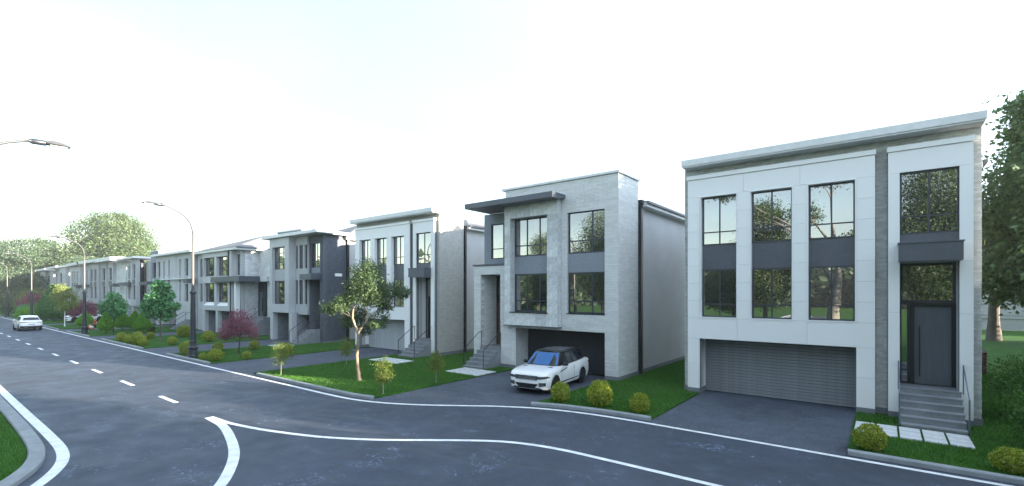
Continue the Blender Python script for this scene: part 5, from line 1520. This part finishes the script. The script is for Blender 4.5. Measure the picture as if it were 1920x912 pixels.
    for sd in (1, -1):
        hl = wrap('headlight', 'lens_head', nose, .70, .82, sd, .012, .03, .45)
        wrap('daylight_strip', 'chrome', nose[1:6], .80, .822, sd, .016, .02)
        wrap('bumper_vent', 'car_black', [(0, .60), (.0, .66), (.02, .74), (.06, .81), (.12, .87)], .40, .56, sd, .011, .03, .8)
        wrap('vent_blade', 'chrome', [(0, .61), (.0, .66), (.02, .74), (.06, .81)], .455, .475, sd, .018, .02)
        wrap('vent_blade', 'chrome', [(0, .61), (.0, .66), (.02, .74), (.06, .81)], .51, .53, sd, .018, .02)
        wrap('taillight', 'lens_tail', tail, .93, 1.0, sd, .012, .03, .8)
        wrap('rear_bumper_trim', 'car_black', tail[:5], .36, .56, sd, .008, .04)
        # sill stripe, fender blade, bonnet vent, door seams and handles
        mb = MB(); mb.box(sd * .955 if sd > 0 else sd * .975, sd * .975 if sd > 0 else sd * .955, Y(1.40), Y(WR - RA - .06), .40, .435); mb.build('sill_strip', 'car_black', t)
        mb = MB(); mb.box(*sorted((sd * .90, sd * .925)), Y(1.38), Y(WR - RA - .05), .235, .275); mb.build('sill_trim', 'car_black', t)
        mb = MB(); mb.v = [(sd * .974, Y(1.28), .86), (sd * .974, Y(1.32), .90), (sd * .974, Y(2.05), .995), (sd * .974, Y(2.02), .96), (sd * .95, Y(1.28), .86), (sd * .95, Y(1.32), .90), (sd * .95, Y(2.05), .995), (sd * .95, Y(2.02), .96)]
        mb.f = [(0, 1, 2, 3), (0, 4, 5, 1), (1, 5, 6, 2), (2, 6, 7, 3), (3, 7, 4, 0)]; mb.build('fender_blade', 'car_black', t)
        mb = MB(); mb.box(*sorted((sd * .50, sd * .72)), Y(.98), Y(1.10), 1.068, 1.088); mb.build('bonnet_vent', 'car_black', t)
        for s in (1.50, 2.80, 3.62):
            mb = MB(); mb.box(*sorted((sd * .955, sd * (.9685 if s > 3.5 else .966))), Y(s), Y(s) + .008, .45, 1.04); mb.build('door_seam', 'car_black', t)
        for s in (2.52, 3.40):
            mb = MB(); mb.box(*sorted((sd * .95, sd * .976)), Y(s), Y(s) + .18, .915, .94); mb.build('door_handle', paint, t)
        mb = MB(); mb.tube([(sd * .84, Y(1.80), 1.13), (sd * .93, Y(1.76), 1.15)], .025, 6)
        mr = mb.build('mirror_arm', 'car_black', t)
        mb = MB(); mb.lathe([(.03, -.13), (.085, -.11), (.10, -.02), (.095, .08), (.05, .13)], (0, 0, 0), 10, axis='x')
        mb.v = [(sd * 1.02 + v[0] * .95, Y(1.74) + v[1] * .75, 1.17 + v[2] * .85) for v in mb.v]
        mb.build('mirror', 'car_black' if two_tone else paint, mr, smooth=True)
        # wheels
        for s in (WF, WR):
            wx = sd * .85
            wh = MB().lathe([(.26, -.12), (.345, -.12), (.372, -.09), (.375, 0), (.372, .09), (.345, .12), (.26, .12)], (wx, Y(s), .375), 28, 'x').build('wheel', 'tyre', t, smooth=False)
            o_ = .122 * sd
            mb = MB().lathe([(.0, 0), (.05, .012), (.06, .0), (.07, -.03)] if False else [(.265, -.01), (.268, .012), (.245, .012), (.235, -.01)], (wx + o_, Y(s), .375), 28, 'x')
            mb.lathe([(.06, -.03), (.06, .012), (.02, .016)], (wx + o_, Y(s), .375), 12, 'x')
            for q in range(10):
                a = q * math.pi / 5; c_, s_ = math.cos(a), math.sin(a)
                p = [(.05, -.022), (.24, -.012), (.24, .012), (.05, .022)]
                base_i = len(mb.v)
                mb.v += [(wx + o_ + sd * .006, Y(s) + r_ * c_ - h_ * s_, .375 + r_ * s_ + h_ * c_) for r_, h_ in p]
                mb.f.append((base_i, base_i + 1, base_i + 2, base_i + 3))
            mb.build('rim', 'rim', wh)
            MB().lathe([(.25, -.012), (.25, .0)], (wx + o_ - sd * .012, Y(s), .375), 20, 'x').build('brake_disc', 'car_black', wh)
    # grille: dark shell, mesh bars and bright rim
    g = MB().prism([(-.50, .655), (.50, .655), (.54, .70), (.55, .835), (-.55, .835), (-.54, .70)], 'y', Y(0) - .016, Y(0) + .02).build('grille', 'car_black', t)
    mb = MB(); yy = Y(0) - .022
    for q in np.arange(-.62, .62, .075):
        for dr in (1, -1):
            a, b2 = np.array((q - dr * .09, .665)), np.array((q + dr * .09, .825))
            if max(abs(a[0]), abs(b2[0])) > .54: continue
            d = b2 - a; d = np.array((-d[1], d[0])) / np.linalg.norm(d) * .006
            mb.quad((a[0] - d[0], yy - .001 * dr, a[1] - d[1]), (a[0] + d[0], yy - .001 * dr, a[1] + d[1]), (b2[0] + d[0], yy - .001 * dr, b2[1] + d[1]), (b2[0] - d[0], yy - .001 * dr, b2[1] - d[1]))
    o = mb.build('grille_mesh', 'chrome', g); o['kind'] = 'stuff'
    mb = MB(); mb.tube([(-.50, yy, .655), (.50, yy, .655), (.54, yy, .70), (.55, yy, .835)], .009, 5); mb.tube([(-.50, yy, .655), (-.54, yy, .70), (-.55, yy, .835)], .009, 5); mb.build('grille_rim', 'chrome', g)
    MB().prism([(-.40, .33), (.40, .33), (.58, .50), (-.58, .50)], 'y', Y(0) - .012, Y(0) + .03).build('lower_intake', 'car_black', t)
    MB().box(-.56, .56, Y(0) - .02, Y(.06), .275, .30).build('skid_plate', 'chrome', t)
    MB().box(-.44, .44, Y(L) + .002, Y(L) + .016, .945, .985).build('light_bar', 'lens_tail', t)
    MB().box(-.60, .60, Y(L) - .02, Y(L) + .012, .42, .56).build('rear_bumper', 'car_black', t)
    MB().box(-.27, .27, Y(L) + .004, Y(L) + .014, .70, .81).build('plate_recess', 'car_white' if paint == 'car_dark' else 'shutter_pale', t)
    for sd in (1, -1):
        MB().box(*sorted((sd * .40, sd * .62)), Y(L) + .002, Y(L) + .03, .37, .415).build('exhaust', 'chrome', t)
    for s in (-.25, .18):
        pass
    return t
c1 = make_car('white SUV with black pillars and mesh grille parked nose out on the second driveway', 'car_white', 'car_black', True, cat='suv')
c1.location = (-12.35, 18.95, .012); c1.rotation_euler = (0, 0, R(6))
c2 = make_car('white car driving away on the road at left, seen from behind', 'car_white', 'car_white', False, .6, 'car', shield='car_glass')
c2.location = (-79.3, 9.35, .004); c2.rotation_euler = (0, 0, R(-90 + 1.5)); c2.scale = (1.0, 1.0, 1.0)
c3 = dup(c2, (-93.9, 17.3, .02), R(2), 1, 'white parked car seen from the side, half hidden by a purple maple')
c3.name = 'parked_car'
c4 = make_car('dark car parked beyond the tall conifer, only its black body showing', 'car_dark', 'car_dark', False, .3, 'car', shield='car_glass')
c4.location = (-116.5, 19.0, .3); c4.rotation_euler = (0, 0, R(20))

# ------------------------------------------------------------------ child in red, toy and flower bed on a driveway
def skin_part(name, pts, edges, rad, m, parent, sub=1):
    me = bpy.data.meshes.new(name); me.from_pydata(pts, edges, []); me.materials.append(M[m])
    o = bpy.data.objects.new(name, me); link(o, parent); ORI[o] = ORI[parent]
    o.modifiers.new('skin', 'SKIN').use_smooth_shade = True
    for i, r in enumerate(rad): me.skin_vertices[0].data[i].radius = (r, r)
    me.skin_vertices[0].data[0].use_root = True
    s = o.modifiers.new('sub', 'SUBSURF'); s.levels = sub; s.render_levels = sub
    return o
pe = thing('person', 'child in a red shirt and dark trousers standing on a driveway beside a small conifer', 'person', (-74.7, 14.55, .01))
pe.rotation_euler = (0, 0, .6)
k = 1.18
pts = [(0, 0, .60), (0, 0, .72), (0, .01, .86), (0, .01, .95), (0, .0, 1.0), (0, -.01, 1.07), (0, -.01, 1.14),
       (.07, 0, .56), (.085, -.02, .32), (.085, .01, .07), (.09, -.08, .03), (-.07, 0, .56), (-.085, .02, .32), (-.085, .05, .07), (-.09, -.04, .03),
       (.13, .01, .93), (.18, -.01, .74), (.19, -.08, .58), (-.13, .01, .93), (-.18, .0, .74), (-.17, -.10, .60)]
edg = [(0, 1), (1, 2), (2, 3), (3, 4), (4, 5), (5, 6), (0, 7), (7, 8), (8, 9), (9, 10), (0, 11), (11, 12), (12, 13), (13, 14), (3, 15), (15, 16), (16, 17), (3, 18), (18, 19), (19, 20)]
rad = [.095, .09, .10, .07, .042, .085, .06, .07, .048, .032, .03, .07, .048, .032, .03, .045, .033, .024, .045, .033, .024]
body = skin_part('body', pts, edg, rad, 'skin', pe)
skin_part('shirt', [(0, 0, .54), (0, 0, .72), (0, .01, .87), (0, .01, .95), (.13, .01, .935), (.165, 0, .82), (-.13, .01, .935), (-.165, 0, .82)], [(0, 1), (1, 2), (2, 3), (3, 4), (4, 5), (3, 6), (6, 7)], [.122, .118, .118, .075, .055, .052, .055, .052], 'shirt', pe)
skin_part('trousers', [(0, 0, .62), (.07, 0, .54), (.085, -.02, .32), (.085, .01, .10), (-.07, 0, .54), (-.085, .02, .32), (-.085, .05, .10)], [(0, 1), (1, 2), (2, 3), (0, 4), (4, 5), (5, 6)], [.105, .082, .06, .05, .082, .06, .05], 'trouser', pe)
def egg(name, c, r, m, zmin=-1.0, zmax=1.0):
    n1, n2 = 9, 14; mb = MB()
    prof = []
    for i in range(n1):
        z = zmin + (zmax - zmin) * i / (n1 - 1); prof.append((max(.02, math.sqrt(max(0, 1 - z * z)) * (1 - .12 * (z < 0) * -z)), z))
    mb.lathe(prof, (0, 0, 0), n2)
    mb.v = [(c[0] + x * r[0] - 74.7, c[1] + y * r[1] + 14.55, c[2] + z * r[2] + .01) for x, y, z in mb.v]
    return mb.build(name, m, pe, smooth=True)
hd = egg('head', (0, -.01, 1.115), (.076, .092, .105), 'skin')
egg('hair', (0, .012, 1.135), (.083, .092, .10), 'hair', -.15, 1.0)
for sx in (-.028, .028):
    egg('eye', (sx, -.098, 1.125), (.011, .008, .007), 'hair')
    egg('ear', (sx * 2.75, .0, 1.115), (.010, .018, .026), 'skin')
egg('nose', (0, -.103, 1.10), (.010, .014, .018), 'skin'); egg('mouth', (0, -.094, 1.065), (.022, .008, .006), 'shirt')
for q in range(5):
    for sd, hx, hy in ((1, .19, -.08), (-1, -.17, -.10)):
        mbf = MB(); a = (q - 2) * .010
        mbf.tube([(hx + a, hy - .005, .585), (hx + a * 1.4, hy - .02, .555), (hx + a * 1.3, hy - .025, .53 + .006 * abs(q - 2))], [.008, .007, .005], 5)
        o = MB(); o.v = [(x - 74.7, y + 14.55, z + .01) for x, y, z in mbf.v]; o.f = mbf.f
        o.build('finger', 'skin', pe)
ty = thing('toy_car', 'small orange and white ride-on toy lying on the driveway near the child', 'toy', (-73.6, 13.9, .01))
mb = MB(); mb.prism([(-.5, .12), (.5, .12), (.52, .28), (.2, .34), (.05, .5), (-.35, .5), (-.5, .34)], 'y', 13.75, 14.05)
mb.v = [(x - 73.6, y, z) for x, y, z in mb.v]; mb.build('toy_body', 'toy_o', ty)
box('toy_seat', 'toy_w', ty, -73.9, -73.45, 13.8, 14.0, .502, .56)
box('toy_fender', 'toy_w', ty, -73.25, -73.0, 13.72, 14.08, .30, .42)
for a in (-.33, .33):
    for b_ in (13.72, 14.08):
        MB().lathe([(.13, -.04), (.14, 0), (.13, .04)], (0, 0, 0), 12, 'x').build
        m2 = MB().tube([(-73.6 + a, b_ - .03, .14), (-73.6 + a, b_ + .03, .14)], .13, 12); m2.build('toy_wheel', 'car_black', ty)
fb = thing('flower_bed', 'brown flower bed with small white flowers in front of the tall conifers and driveway', 'flower bed', (-84.0, 18.4, .05))
MB().poly([(-86, 16.8), (-82, 16.9), (-81.6, 19.6), (-85.6, 20)], .0, .16).build('soil', 'soil', fb)
rngf = np.random.default_rng(5)
for nm, mm, n_, sz, zz in (('foliage', 'leaf_bush', 500, .2, .2), ('flowers', 'petal', 160, .16, .36)):
    P = np.stack([rngf.uniform(-1.8, 1.8, n_), rngf.uniform(-1.3, 1.3, n_), rngf.uniform(zz - .08, zz + .08, n_)], 1); Nz = np.tile([0, 0, 1.], (n_, 1))
    V, F = leaves(P, Nz, sz, rngf, .7, up=.5); o = np_mesh(nm, V, F, mm, fb); o['kind'] = 'stuff'

# ------------------------------------------------------------------ thin air haze round the whole place
hz = bpy.data.materials.new('haze_air'); hz.use_nodes = True
_n = hz.node_tree; _n.nodes.remove(_n.nodes["Principled BSDF"])
_v = _n.nodes.new("ShaderNodeVolumePrincipled")
_v.inputs['Color'].default_value = (.92, .96, 1.0, 1); _v.inputs['Density'].default_value = .0004; _v.inputs['Anisotropy'].default_value = .2
_n.links.new(_v.outputs[0], _n.nodes["Material Output"].inputs['Volume'])
M['haze'] = hz
o = MB().box(-440, 186, -192, 132, -1.4, 34).build('haze', 'haze'); tag(o, kind='stuff')
